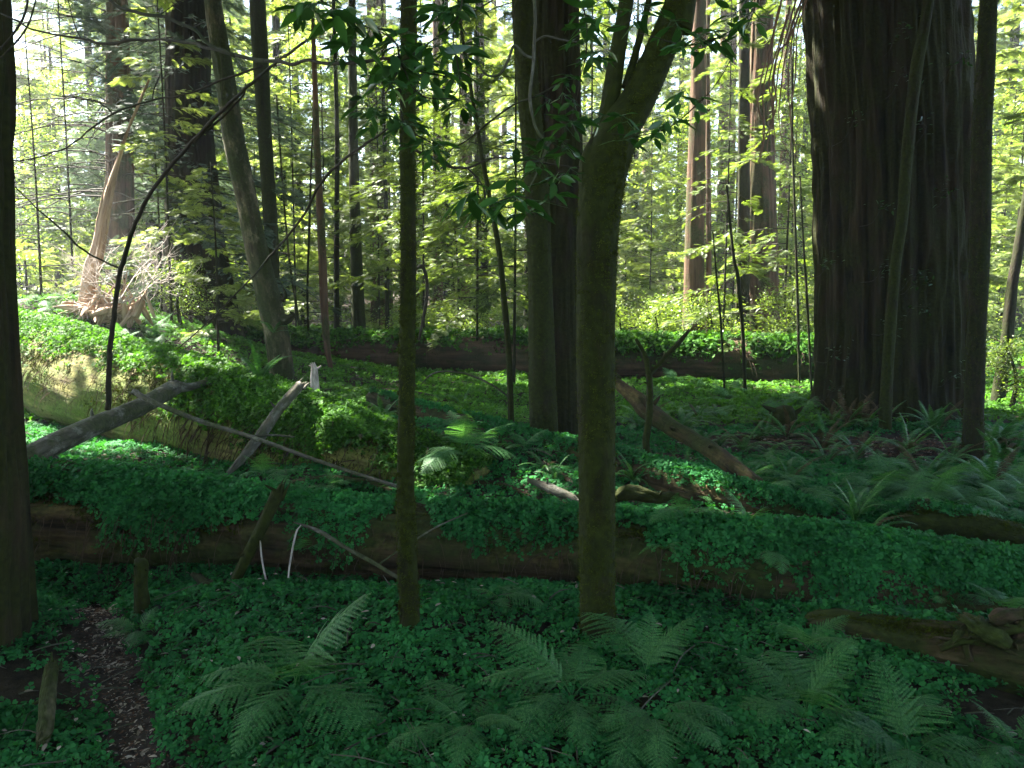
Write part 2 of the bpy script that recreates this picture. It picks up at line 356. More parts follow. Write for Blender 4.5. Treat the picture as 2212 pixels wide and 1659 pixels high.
# ------------------------------------------------------------------ gaps cut into the canopy to place the sun patches
HOLES = [(-11.2, 20.4, 4.2, 3., 1.), (-14, 24, 6.5, 4.5, .97), (-8.0, 15.6, 1.3, .8, .8), (8, 23.3, 2.6, 1.5, .9), (7.6, 20.5, 1.6, 1.2, .85), (5.5, 17.2, 1.2, .6, .5),
         (8.5, 15.6, .5, .3, 1.), (-3.4, 21, 3, 1.4, .35), (4.6, 6.7, .25, .18, 1.), (-6.2, 12.2, .7, .4, .6), (-3., 11.4, .8, .4, .9), (.4, 9.9, .5, .35, .9), (1.6, 7.7, .4, .3, .9), (4.3, 10.4, .7, .35, .8), (3.7, 6.4, .5, .28, .9), (-1.9, 10.6, .5, .3, .9), (-4.8, 9.3, .9, .4, .7), (1.5, 14.5, .7, .5, .8)]
def holes(Pt):
    q = Pt[:, :2]-S[None, :2]/S[2]*(Pt[:, 2:3]-1.0)
    pr = np.zeros(len(Pt))
    for cx, cy, rx, ry, k in HOLES:
        pr = np.maximum(pr, k*(((q[:, 0]-cx)/rx)**2+((q[:, 1]-cy)/ry)**2 < 1))
    far = np.clip((q[:, 1]-24.5)/3, 0, 1)*.93
    far *= (noise2(q[:, 0]*.22, q[:, 1]*.22, 31) > .22)
    pr = np.maximum(pr, far)
    return R.rand(len(Pt)) > pr
def holes_near(Pt):
    q = Pt[:, :2]-S[None, :2]/S[2]*(Pt[:, 2:3]-1.0); pr = np.zeros(len(Pt))
    for cx, cy, rx, ry, k in HOLES: pr = np.maximum(pr, k*(((q[:, 0]-cx)/rx)**2+((q[:, 1]-cy)/ry)**2 < 1))
    return R.rand(len(Pt)) > pr
def topz(y): return CAMZ+np.maximum(y, 0)*math.tan(rad(19.9))

def canopy(par, c, rx, rz, n, size=.6, mat='broad', name='crown', limbs=10, trunk_top=None):  # unseen crowns above the frame, placed and thinned to shape the shade
    """crown of overlapping leaf clumps in lumpy boughs, with a few limbs"""
    nb = max(6, int(rx*2.2)); bc = randdir(nb)*np.array([rx, rx, rz])*.68*R.rand(nb, 1)**.4+c
    k = R.randint(0, nb, n); p = bc[k]+R.normal(size=(n, 3))*np.array([rx*.27, rx*.27, rz*.2])
    p = p[holes(p)]; keep = (p[:, 2] > topz(p[:, 1])+.3) | (p[:, 1] < 1.0); p = p[keep & (p[:, 2] > 4.5)]
    m = len(p); mb = MB()
    scatter(mb, *CLP2, p, frames(randdir(m), randdir(m)), size*(.7+.6*R.rand(m)))
    mb.build(name, M[mat], par)
    if limbs and trunk_top is not None:
        mb = MB()
        for q in bc[:limbs]:
            a = np.array(trunk_top)*1.; a[2] = max(a[2]-R.rand()*rz, 3); md = (a+q)/2+[0, 0, -.4]
            if q[2] > topz(q[1])+.3: tube(mb, [a, md, q], [.10, .06, .02], 6, 6)
        if mb.n: mb.build('limb', M['mossbark2'], par)

def conifer_crown(par, base, z0, z1, rmax, nb, mat, spray=.5, droop=.25, nsp=14, tpl=FEA, seed=0, cone=.7, limbmat='twig', side=None, density=1.):
    """whorls of drooping boughs carrying flat feathery sprays"""
    r = np.random.RandomState(seed); mb, lb = MB(), MB(); pos, dx, dz, sc = [], [], [], []
    for k in range(nb):
        t = (k+r.rand())/nb; z = z0+(z1-z0)*t; a = r.rand()*2*math.pi if side is None else side[0]+(r.rand()-.5)*side[1]
        L = rmax*(1-cone*t)*(.55+.6*r.rand()); d = np.array([math.cos(a), math.sin(a), 0]); sd = np.array([-d[1], d[0], 0])
        dr = droop*(.6+.8*r.rand()); u = np.linspace(0, 1, 6)
        pl = np.array([base[0], base[1], z])+d*(u[:, None]*L)+np.array([0, 0, 1.])*(.12*L*u-dr*L*u**2)[:, None]+sd*((r.rand()-.5)*.3*L*u**2)[:, None]
        tube(lb, pl, np.linspace(.006+.005*L, .003, 6), 4, 6, cap=False)
        m = int(5.2*nsp*L/rmax*density)+6; s = .15+.85*r.rand(m)**.8
        p = np.stack([np.interp(s, u, pl[:, q]) for q in range(3)], -1); sg = np.where(r.rand(m) < .5, 1, -1)
        lat = (1-s)*.45*L*r.rand(m)
        dd = norm(d[None]*(.55+.5*s[:, None])+sd[None]*sg[:, None]*(.9-.5*s[:, None])+r.normal(size=(m, 3))*.18+[0, 0, -.12])
        p = p+dd*lat[:, None]+[0, 0, -.12]*lat[:, None]
        pos.append(p); dx.append(dd); dz.append(r.normal(size=(m, 3))*.42+[0, 0, 1]); sc.append(spray*.5*(.6+.7*r.rand(m)))
    pos = np.concatenate(pos); dx = np.concatenate(dx); dz = np.concatenate(dz); sc = np.concatenate(sc)
    ok = np.ones(len(pos), bool) if pos[:, 1].mean() > 44 else np.where(pos[:, 2] > topz(pos[:, 1]), holes(pos), holes_near(pos) | (pos[:, 2] < 4.5))
    pos, dx, dz, sc = pos[ok], dx[ok], dz[ok], sc[ok]
    scatter(mb, *tpl, pos, frames(dx, dz), sc)
    mb.build('crown', M[mat], par); lb.build('branches', M[limbmat], par)

def trunk_px(pts, Yd, H=None, base_flare=0., sink=.35):
    """centre line and radii of a trunk from photo pixels (px, py, width) at Yd metres; goes on up to height H"""
    p = [P(a, b, Yd if np.isscalar(Yd) else Yd[k]) for k, (a, b, c) in enumerate(pts)]
    r = [c/2/F*q[1]*math.cos(math.atan(abs(a-1106)/F)) for (a, b, c), q in zip(pts, p)]
    if sink > 0: p[0][2] = min(p[0][2], hgt(p[0][0], p[0][1])+.02)
    b = p[0].copy(); b[2] -= sink; p = [b]+p; r = [r[0]*(1+base_flare)]+r
    if H:
        d = norm(p[-1]-p[-2]); d = norm(d+np.array([0, 0, .6])); z = p[-1][2]; q = p[-1].copy(); k0 = r[-1]
        while q[2] < H: 
            st = min(4., H-q[2]+.1); q = q+d*st; p.append(q.copy()); r.append(max(k0*(1-.75*(q[2]-z)/(H-z+.01)), .03)); d = norm(d+np.array([0, 0, .5]))
    return np.array(p), np.array(r)

def tree(name, label, cat, pts, Yd, mat, H=None, seg=14, rough=.06, rf=1.2, furrow=0., ff=9, seed=0, dz=.25, group=None, flare=.15):
    p, r = trunk_px(pts, Yd, H, flare)
    t = thing(name, (p[1][0], p[1][1], float(hgt(p[1][0], p[1][1]))), label, cat, group)
    mb = MB(); L = np.linalg.norm(np.diff(p, axis=0), axis=1).sum(); n = int(min(max(L/dz, 12), 260))
    tube(mb, p, r, seg, n, rough, rf, furrow, ff, seed=seed); mb.build('trunk', M[mat], t, smooth=True)
    return t, p, r

def tufts(t, p, r, n, size, zmax, mat='moss', seed=0):
    r_ = np.random.RandomState(seed+40); k0 = np.searchsorted(p[:, 2], zmax); u = r_.rand(n)*min(k0, len(p)-1.01); k = u.astype(int); f = (u-k)[:, None]
    c = p[k]*(1-f)+p[k+1]*f; rr_ = r[k]*(1-f[:, 0])+r[k+1]*f[:, 0]; a = r_.rand(n)*6.283; d = np.column_stack([np.cos(a), np.sin(a), 0*a]); ok = noise3(c[:, 0]*9+d[:, 0]*1.5, d[:, 1]*1.5, c[:, 2]*5, 3) > .33
    c, d, rr_ = c[ok], d[ok], rr_[ok]; m = len(c); mb = MB(); scatter(mb, *TUFT, c+d*rr_[:, None]*.98, frames(randdir(m, r_), randdir(m, r_)), size*(.4+.9*r_.rand(m))); mb.build('moss', M[mat], t)
TUF = []
# ------------------------------------------------------------------ near trees
t, p, r = tree('redwood_tree', 'dark furrowed redwood trunk cut by the left edge of the photo', 'tree', [(-130, 1432, 436), (-138, 1100, 398), (-150, 600, 362), (-155, 200, 342), (-158, 0, 332)], 5.3, 'redwood', 22, 120, .05, .4, .07, 7, 1, .08)
canopy(t, np.array([-6.0, 7.5, 14.]), 6.5, 4, 3000, .6, 'conifer', 'crown', 6, p[-2])
t, p, r = tree('tanoak_tree', 'slim mossy trunk standing upright in the foreground sorrel', 'tree', [(886, 1357, 46), (880, 1200, 42), (876, 1055, 39), (879, 800, 35), (882, 549, 33), (880, 300, 32), (883, 0, 34)], float(G(886, 1357)[1]), 'mossbark', 8, 40, .07, 5, 0, 9, 2, .05)
TUF.append((t, p, r, 9000, .016)); canopy(t, np.array([-1.5, 6.5, 10.]), 4.5, 2.6, 2000, .45, 'broad', 'crown', 8, p[-1])
YB = float(G(1290, 1380)[1])
t, p, r = tree('tanoak_tree', 'thick mossy trunk forking high up, ferns at its foot', 'tree', [(1291, 1382, 80), (1290, 1200, 80), (1290, 1055, 79), (1287, 800, 83), (1288, 600, 85), (1292, 480, 90), (1302, 390, 96), (1322, 320, 94), (1345, 268, 84), (1377, 218, 74), (1420, 125, 66), (1447, 60, 62), (1470, 0, 60), (1482, -60, 56)], YB, 'mossbark', 9, 64, .06, 4, 0, 9, 3, .04)
TUF.append((t, p, r, 16000, .017)); mb = MB()
for q in ([(1300, 330, 62), (1312, 262, 44), (1330, 140, 37), (1343, 60, 32), (1353, 0, 31), (1362, -80, 28)], [(1352, 190, 20), (1370, 125, 16), (1387, 62, 15), (1402, 0, 13), (1420, -90, 11)]):
    pp, rr = trunk_px(q, YB+.03, None, sink=0); tube(mb, pp[1:], rr[1:], 24, 40, .08, 5, seed=4)
pp, rr = trunk_px([(1282, 420, 60), (1276, 350, 46), (1290, 292, 22)], YB-.02, None, sink=0); tube(mb, pp[1:], rr[1:], 24, 20, .1, 5, seed=6)
mb.build('limb', M['mossbark'], t, smooth=True)
canopy(t, np.array([2.2, 6.8, 10.5]), 5, 2.8, 2200, .5, 'broad', 'crown', 8, p[-1])
t, p, r = tree('tanoak_tree', 'smooth mossy trunk rising directly in front of a redwood near the centre', 'tree', [(1176, 915, 64), (1171, 800, 58), (1165, 549, 51), (1159, 400, 52), (1140, 182, 46), (1128, 0, 45)], 12.6, 'mossbark', 17, 40, .05, 2, 0, 9, 5, .1)
TUF.append((t, p, r, 7000, .028)); canopy(t, np.array([-2., 12.5, 14.]), 6.5, 3.5, 2600, .6, 'broad', 'crown', 8, p[-1])
t, p, r = tree('redwood_tree', 'straight furrowed redwood half hidden behind the central mossy trunks', 'tree', [(1216, 938, 118), (1216, 800, 108), (1212, 549, 98), (1205, 300, 93), (1200, 0, 91)], 13.6, 'redwood', 30, 110, .04, .5, .06, 8, 6, .12)
canopy(t, np.array([-1., 17.5, 19.]), 6.5, 7, 3200, .75, 'conifer', 'crown', 6, p[-2])
conifer_crown(t, p[2], 7.2, 9.5, 2.6, 5, 'conifer', .42, .35, 12, seed=60, cone=.1, side=(rad(200), 1.5))
tE, p, r = tree('redwood_tree', 'giant fluted redwood, the widest trunk in the photo', 'tree', [(1925, 925, 370), (1926, 850, 345), (1927, 600, 330), (1921, 300, 325), (1908, 0, 331)], 16.6, 'redwood', 42, 300, .05, .3, .13, 9, 7, .14, flare=.1)
canopy(tE, np.array([8.2, 16.6, 24.]), 7, 9, 1300, .9, 'conifer', 'crown', 8, p[-3])
t, p, r = tree('tanoak_tree', 'slender olive mossy stem leaning against the face of the giant redwood', 'tree', [(1913, 903, 30), (1917, 803, 27), (1933, 585, 24), (1949, 473, 25), (1960, 327, 26), (1980, 145, 27), (2006, 0, 23)], 14.2, 'mossbark', 14, 24, .06, 2, 0, 9, 8, .12)
canopy(t, np.array([9., 14., 15.]), 4, 3, 700, .6, 'broad', 'crown', 6, p[-1])
t, p, r = tree('tanoak_tree', 'wavy mossy trunk right of the giant redwood with a sunlit gap between them', 'tree', [(2101, 988, 52), (2105, 850, 45), (2112, 658, 43), (2117, 509, 47), (2121, 291, 44), (2129, 145, 42), (2136, 0, 38)], 11.9, 'mossbark2', 14, 40, .07, 2.5, 0, 9, 9, .08)
TUF.append((t, p, r, 6000, .026)); canopy(t, np.array([6.5, 11.5, 13.]), 5.5, 3.5, 1800, .6, 'broad', 'crown', 8, p[-1])
t, p, r = tree('bay_tree', 'dark trunk leaning out past the right edge of the photo', 'tree', [(2160, 790, 34), (2173, 749, 30), (2186, 621, 26), (2199, 546, 24), (2214, 450, 22), (2240, 300, 20)], 19, 'mossbark2', 12, 20, .08, 2, 0, 9, 10, .15)
t, p, r = tree('dying_tree', 'leaning trunk with pale peeling bark and a jagged knot near its foot', 'tree', [(610, 803, 54), (592, 694, 52), (556, 546, 49), (530, 418, 45), (507, 309, 46), (488, 182, 42), (470, 73, 38), (460, 0, 35)], 20.5, 'peel', 16, 50, .09, 1.2, .02, 9, 11, .12)
mb = MB(); q = P(612, 690, 20.3); tube(mb, [q, q+[.16, -.05, .03], q+[.28, -.06, .12], q+[.2, -.08, .2]], [.16, .12, .06, .02], 9, 14, .3, 9, seed=3); tube(mb, [q+[0, 0, .5], q+[.1, -.1, .6], q+[.05, -.1, .8]], [.08, .05, .02], 7, 8, .3, 9); mb.build('knot', M['mossbark2'], t)
canopy(t, np.array([-9.5, 21.5, 15.]), 5, 3.5, 1100, .65, 'broad', 'crown', 6, p[-1])
t, p, r = tree('tanoak_tree', 'straight slim olive trunk just right of the peeling leaning tree', 'tree', [(597, 735, 30), (592, 640, 28), (584, 473, 31), (572, 291, 30), (564, 145, 34), (556, 0, 34)], 24, 'mossbark', 20, 30, .05, 1.5, 0, 9, 12, .15)
canopy(t, np.array([-7.5, 24., 17.]), 5.5, 4, 1000, .7, 'broad', 'crown', 6, p[-1])
t, p, r = tree('redwood_tree', 'broad dark redwood base on the bank behind the young conifers at left', 'tree', [(440, 716, 176), (436, 680, 158), (432, 620, 142), (420, 500, 120), (410, 300, 98), (405, 0, 85)], 25.5, 'redwood', 30, 120, .06, .4, .10, 7, 13, .14)
canopy(t, np.array([-11, 25.5, 22.]), 6, 6, 1300, .8, 'conifer', 'crown', 6, p[-2])
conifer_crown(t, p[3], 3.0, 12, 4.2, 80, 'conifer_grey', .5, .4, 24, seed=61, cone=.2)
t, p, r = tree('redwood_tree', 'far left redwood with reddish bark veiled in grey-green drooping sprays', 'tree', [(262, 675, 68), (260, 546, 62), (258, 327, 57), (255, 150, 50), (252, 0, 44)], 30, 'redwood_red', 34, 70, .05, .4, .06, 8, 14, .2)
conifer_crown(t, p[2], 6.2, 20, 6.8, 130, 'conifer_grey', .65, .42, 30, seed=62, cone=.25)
for t_, p_, r_q, n_, sz_ in TUF: tufts(t_, p_, r_q, n_, sz_, 9)
# unseen trees added outside the view so that their crowns shade the clearing
for k, (x_, y_, z_, rx_) in enumerate([(-11.5, 9., 14., 6.), (-13.5, 13.5, 15., 5.5), (-6.5, .0, 12., 6.), (5., -2., 12., 7.), (11.5, 6., 13., 6.)]):
    t = thing('added_shade_tree', (x_, y_, float(hgt(x_, y_))), 'unseen tree added outside the view, its crown shading the clearing', 'tree', 'added shade trees around the clearing')
    mb = MB(); pts_ = np.array([[x_, y_, -.4], [x_+.2, y_, 6.], [x_, y_+.2, z_]]); tube(mb, pts_, [.35, .25, .1], 16, 40, .06, 1.5, seed=70+k); mb.build('trunk', M['mossbark'], t, smooth=True)
    canopy(t, np.array([x_, y_, z_]), rx_, 3.5, 2600, .65, 'broad', 'crown', 8, pts_[-1])
# slim trunks in the middle distance
def slim(label, pts, Yd, mat, H=20, seg=14, name='slender_tree', cat='tree', seed=0, **k): return tree(name, label, cat, pts, Yd, mat, H, seg, .07, 1.5, 0, 9, seed, .25, **k)
t, p, r = slim('red-brown dead pole with its bent foot in front of the back log', [(717, 806, 9), (707, 752, 14), (700, 650, 18), (696, 546, 18), (687, 364, 15), (679, 145, 11), (676, 40, 8)], 22.5, 'redwood_red', None, name='dead_pole', seed=21)
mb = MB()
for k in range(26):
    q = p[4]*(1-k/26)+p[-1]*k/26; d = randdir(1)[0]*[1, .7, .25]; tube(mb, [q, q+d*.35+[0, 0, -.03], q+d*(.6+.3*R.rand())+[0, 0, -.15]], [.012, .008, .003], 4, 5, cap=False)
mb.build('dead_twigs', M['twigred'], t)
slim('thin dark trunk between the red pole and the thicker grey-brown trunk', [(726, 732, 13), (727, 546, 12), (728, 300, 10), (722, 60, 8)], 29, 'mossbark2', seed=22)
t, p, r = slim('grey-brown straight trunk standing behind the back log, left of the slim foreground tree', [(777, 724, 33), (771, 600, 27), (765, 400, 22), (762, 200, 19), (760, 0, 16)], 30, 'mossbark', 24, 20, seed=23)
slim('thin dark trunk just left of the slim foreground tree', [(836, 713, 11), (835, 500, 9), (830, 300, 8), (826, 60, 7)], 33, 'mossbark2', seed=24)
slim('very thin bowed sapling left of the red dead pole', [(668, 728, 6), (664, 640, 5), (668, 500, 5), (672, 360, 4), (676, 260, 3)], 26, 'mossbark2', 9, seed=25)
slim('hair-thin pale sapling leaning between the peeling tree and the red pole', [(655, 735, 5), (637, 640, 6), (625, 560, 5), (612, 420, 4)], 27, 'peel', 9, seed=26)
t, p, r = slim('dark redwood trunk framed by lit trunks behind the slim foreground tree', [(975, 700, 30), (970, 640, 25), (965, 500, 21), (962, 300, 19), (960, 0, 16)], 37, 'redwood', 28, 40, name='redwood_tree', seed=27)
slim('pale fluted redwood trunk left of the dark one, behind the slim foreground tree', [(947, 698, 24), (946, 560, 20), (944, 300, 17), (942, 0, 15)], 40, 'redwood_red', 28, 40, name='redwood_tree', seed=28)
slim('distant redwood trunk showing above ferns left of the bent sapling', [(1042, 700, 32), (1041, 600, 27), (1038, 400, 24), (1036, 100, 20)], 43, 'redwood', 30, 30, name='redwood_tree', seed=29)
slim('narrow far trunk between the two distant redwoods left of centre', [(1000, 702, 13), (999, 500, 11), (997, 200, 9)], 46, 'redwood_red', 28, 12, seed=30)
t, p, r = slim('bent olive sapling curving up left of the central mossy trunk', [(1105, 896, 14), (1100, 780, 13), (1090, 660, 13), (1079, 549, 12), (1060, 440, 10), (1038, 320, 9), (1022, 220, 8), (1000, 90, 7), (990, 0, 6)], 12.9, 'mossbark', None, 14, name='sapling', seed=31)
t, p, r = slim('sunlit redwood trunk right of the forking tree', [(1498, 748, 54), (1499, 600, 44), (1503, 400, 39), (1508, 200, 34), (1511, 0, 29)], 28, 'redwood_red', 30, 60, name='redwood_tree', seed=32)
canopy(t, np.array([6.5, 28, 21.]), 4.5, 5, 500, .8, 'conifer', 'crown', 6, p[-2])
slim('narrow trunk close behind the sunlit redwood right of the forking tree', [(1532, 742, 14), (1531, 500, 12), (1529, 200, 10)], 31, 'redwood_red', 28, 14, seed=33)
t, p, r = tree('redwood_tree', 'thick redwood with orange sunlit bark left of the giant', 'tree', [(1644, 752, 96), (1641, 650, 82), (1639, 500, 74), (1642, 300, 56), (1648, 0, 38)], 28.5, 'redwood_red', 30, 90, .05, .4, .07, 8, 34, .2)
canopy(t, np.array([9., 28.5, 21.]), 4.5, 5, 500, .8, 'conifer', 'crown', 6, p[-2])
slim('dark trunk touching the left side of the orange sunlit redwood', [(1603, 752, 34), (1605, 600, 28), (1607, 400, 26), (1608, 0, 22)], 27.5, 'redwood', 28, 40, name='redwood_tree', seed=35)
for k, (lb, q) in enumerate([('thin sapling in front of the right end of the back log, below the dark redwood', [(1610, 858, 8), (1604, 712, 9), (1594, 600, 9), (1584, 549, 7), (1570, 400, 5)]),
        ('thin pale sapling left of the dark redwood, its foot in lit ferns', [(1566, 842, 5), (1557, 694, 5), (1548, 600, 4), (1540, 500, 3)]),
        ('thin upright stem close to the left flank of the giant redwood', [(1727, 836, 6), (1722, 621, 7), (1720, 549, 6), (1712, 300, 5), (1710, 100, 4)]),
        ('crooked thin stem touching the left outline of the giant redwood', [(1757, 770, 5), (1742, 621, 6), (1737, 549, 5), (1728, 380, 4)])]):
    slim(lb, q, [21, 20, 22, 20][k], 'mossbark2', None, 8, name='sapling', seed=36+k)

# ------------------------------------------------------------------ leafy understory placed where it shows
def conif(px, Yd, z0, z1, rm, nb, mat, label, spray=.5, nsp=16, droop=.25, cone=.7, seed=0, tr=.045, tpl=FEA, **k):
    x = (px-1106)/F*Yd*1.0; g = float(hgt(x, Yd))
    t = thing('conifer_tree', (x, Yd, g), label, 'tree', k.get('group'))
    mb = MB(); tube(mb, [(x, Yd, g-.3), (x+.05, Yd, g+z1*.5), (x, Yd, g+z1)], [tr, tr*.6, .015], 9, 24, .08, 1.5, seed=seed); mb.build('trunk', M['mossbark2'], t, smooth=True)
    conifer_crown(t, (x, Yd), g+z0, g+z1, rm, nb, mat, spray, droop, nsp, tpl, seed+100, cone); return t
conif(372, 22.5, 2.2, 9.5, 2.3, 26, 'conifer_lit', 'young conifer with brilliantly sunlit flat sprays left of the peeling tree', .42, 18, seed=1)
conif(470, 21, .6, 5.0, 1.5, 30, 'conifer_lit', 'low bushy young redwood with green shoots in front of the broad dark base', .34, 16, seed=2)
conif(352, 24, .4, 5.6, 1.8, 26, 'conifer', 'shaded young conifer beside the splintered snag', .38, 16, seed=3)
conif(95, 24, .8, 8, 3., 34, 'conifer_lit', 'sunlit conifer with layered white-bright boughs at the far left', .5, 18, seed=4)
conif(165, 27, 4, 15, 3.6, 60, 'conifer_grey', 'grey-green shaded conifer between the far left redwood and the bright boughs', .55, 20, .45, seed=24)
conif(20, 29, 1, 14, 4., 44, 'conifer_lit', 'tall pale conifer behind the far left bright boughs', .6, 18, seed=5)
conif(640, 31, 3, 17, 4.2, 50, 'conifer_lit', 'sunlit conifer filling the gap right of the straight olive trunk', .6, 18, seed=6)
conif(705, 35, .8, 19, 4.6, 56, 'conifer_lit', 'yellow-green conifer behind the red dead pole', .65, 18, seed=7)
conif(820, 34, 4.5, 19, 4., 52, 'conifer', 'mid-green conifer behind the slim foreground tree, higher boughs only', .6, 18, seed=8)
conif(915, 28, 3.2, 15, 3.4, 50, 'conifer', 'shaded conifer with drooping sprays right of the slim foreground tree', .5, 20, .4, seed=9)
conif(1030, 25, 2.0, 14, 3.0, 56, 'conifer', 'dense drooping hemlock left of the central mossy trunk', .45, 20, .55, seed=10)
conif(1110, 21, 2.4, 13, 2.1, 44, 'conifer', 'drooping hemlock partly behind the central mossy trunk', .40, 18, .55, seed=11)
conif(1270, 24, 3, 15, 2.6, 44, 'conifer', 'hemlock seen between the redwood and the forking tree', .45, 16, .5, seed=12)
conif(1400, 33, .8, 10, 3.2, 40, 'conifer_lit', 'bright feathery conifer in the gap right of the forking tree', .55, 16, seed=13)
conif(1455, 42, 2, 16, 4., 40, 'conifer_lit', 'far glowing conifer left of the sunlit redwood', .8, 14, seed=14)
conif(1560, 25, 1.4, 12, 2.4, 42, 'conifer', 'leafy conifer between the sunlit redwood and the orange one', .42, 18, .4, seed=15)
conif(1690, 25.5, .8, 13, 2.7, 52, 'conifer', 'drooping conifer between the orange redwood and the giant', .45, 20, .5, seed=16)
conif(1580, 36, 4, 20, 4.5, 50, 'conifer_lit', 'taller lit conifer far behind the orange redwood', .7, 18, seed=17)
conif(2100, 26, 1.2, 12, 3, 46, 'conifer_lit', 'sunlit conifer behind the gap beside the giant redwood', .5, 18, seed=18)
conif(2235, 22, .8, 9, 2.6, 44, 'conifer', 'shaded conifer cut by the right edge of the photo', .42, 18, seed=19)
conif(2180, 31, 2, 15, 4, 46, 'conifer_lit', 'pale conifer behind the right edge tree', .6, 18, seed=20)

def broadleaf(px, Yd, h, rx, n, mat, label, size=.5, seed=0, tr=.07, z0=.9, name='understory_tree', tpl=CLP):
    r = np.random.RandomState(seed+300); x = (px-1106)/F*Yd; g = float(hgt(x, Yd))
    t = thing(name, (x, Yd, g), label, 'shrub' if h < 3 else 'tree')
    mb = MB(); nb = 7+int(h*2); pts = []
    st = [np.array([x, Yd, g-.2]), np.array([x+r.normal()*.1, Yd, g+h*.4]), np.array([x+r.normal()*.25, Yd+r.normal()*.2, g+h*.9])]
    tube(mb, st, [tr, tr*.6, .015], 8, 16, .08, 2, seed=seed)
    for k in range(nb):
        u = z0/h*.6+(1-z0/h*.6)*(k+r.rand())/nb; a = r.rand()*6.28; L = rx*(.5+.6*r.rand())*(1-.4*u)
        q = st[0]*(1-u)+st[2]*u; e = q+[math.cos(a)*L, math.sin(a)*L, .25*L]; tube(mb, [q, (q+e)/2+[0, 0, .1*L], e], [tr*.3, .012, .005], 5, 6, cap=False)
        for s in np.linspace(.35, 1.05, max(3, n//nb//3)): pts.append(q+(e-q)*s+r.normal(size=(3, 3))*[.22*L, .22*L, .10*L])
    pts = np.concatenate(pts); m = len(pts); lm = MB()
    scatter(lm, *tpl, pts, frames(randdir(m, r)*[1, 1, .3], randdir(m, r)*.5+[0, 0, 1]), size*(.6+.7*r.rand(m)))
    lm.build('foliage', M[mat], t); mb.build('branches', M['mossbark2'], t); return t
for a in [(60, 36, 12, 3.5, 260, 'broad', 'broadleaf tree with round bright clusters at the top left corner', .8, 1),
          (250, 42, 15, 5, 300, 'broad', 'distant leafy tree showing through the grey sprays at left', .9, 2),
          (560, 40, 15, 4.5, 300, 'broad', 'sunlit leafy tree behind the straight olive trunk', .9, 3),
          (760, 44, 16, 5, 320, 'broad', 'far sunlit leafy tree behind the grey-brown trunk', .9, 4),
          (880, 40, 14, 4.5, 320, 'broad', 'leafy tree just behind the slim foreground tree', .9, 5),
          (990, 34, 10, 3.2, 300, 'conifer', 'dark leafy understory tree behind the bent sapling', .7, 6),
          (1350, 50, 18, 5, 300, 'broad', 'far leafy tree behind the fork of the near trunk', 1., 7),
          (1480, 36, 12, 3.5, 300, 'broad', 'leafy tree behind the sunlit redwood', .75, 8),
          (1700, 38, 15, 4.5, 320, 'broad', 'leafy tree close to the left outline of the giant redwood', .85, 9),
          (2150, 38, 14, 4.5, 300, 'broad', 'sunlit leafy tree seen in the gap at the top right', .9, 10),
          (1360, 26, 2.6, 1.5, 160, 'broad', 'bright bush behind the back log right of the forking tree', .4, 11),
          (1430, 27, 2.4, 1.6, 170, 'broad', 'bush with white-lit leaves behind the back log', .4, 12),
          (1545, 25, 2.6, 1.3, 150, 'broad', 'leafy bush between the two lit redwoods behind the back log', .35, 13),
          (1700, 24.5, 2.8, 1.4, 150, 'conifer', 'dark leafy bush beside the giant redwood, behind the back log', .35, 14),
          (1000, 30, 2.2, 2., 200, 'broad', 'blue-green bush behind the back log, below the dark redwood trunks', .45, 15),
          (890, 33, 1.8, 1.8, 160, 'broad', 'low lit bush behind the back log near the slim foreground tree', .45, 16),
          (2190, 17.5, 1.7, 1., 140, 'conifer', 'brushy shrub at the right edge beside the leaning trunk', .28, 17),
          (2050, 17.0, 1.2, .6, 80, 'conifer', 'small dark shrub at the right foot of the giant redwood', .2, 18),
          (110, 16.2, 1.2, .55, 80, 'broad', 'bright leafy seedling below the big log at left', .22, 19),
          (395, 22.8, 2.0, 1.0, 120, 'broad', 'green shrub at the foot of the broad dark redwood base', .3, 20)]:
    broadleaf(a[0], a[1], a[2], a[3], a[4], a[5], a[6], a[7], a[8])

# distant forest: a few kinds, copied
protos = []
def park(t): protos.append(t); return t
rr = np.random.RandomState(5)
far = []
for k in range(112):
    row = k % 3; y = [45, 58, 78][row]+rr.rand()*[13, 20, 34][row]; x = (rr.rand()*2-1)*(y*.72)
    far.append((x, y, row))
kinds = []
for k, (mat, z0, z1, rm, nb, sp_) in enumerate([('conifer_lit', 1, 28, 5.6, 66, .95), ('conifer_lit', 2, 32, 6., 72, 1.), ('broadfar', .6, 20, 5.0, 60, .85)]):
    x, y, _ = far[k]; t = conif(1106+x/y*F, y, z0, z1, rm, nb, mat, 'distant forest conifer behind the back log, one of many alike', sp_, 16, seed=40+k, tr=.3, tpl=FEA2, group='distant forest conifers')
    kinds.append((t, y))
for k, (x, y, row) in enumerate(far[3:]):
    t = kinds[k % 3][0]; copy_thing(t, (x, y, float(hgt(x, y))), rr.rand()*6.28, .8+.5*rr.rand(), 'distant forest conifer behind the back log, one of many alike')
for k in range(26):  # unseen conifers added around the viewpoint to block sky light
    a_ = rad(-200+220*(k+rr.rand())/26) if k < 26 else 0; d_ = 11+7*rr.rand()+(4 if k % 2 else 0); x = d_*1.15*math.cos(a_)+(2 if k % 2 else -2); y = d_*math.sin(a_)-1
    if y > -3 and abs(x) < 12.5: continue
    copy_thing(kinds[[0, 2, 1][k % 3]][0], (x, y, float(hgt(x, y))), rr.rand()*6.28, .45+.25*rr.rand(), 'unseen conifer added around and behind the viewpoint to block sky light', 'added conifers around the viewpoint')
x0, y0 = -3., 52.
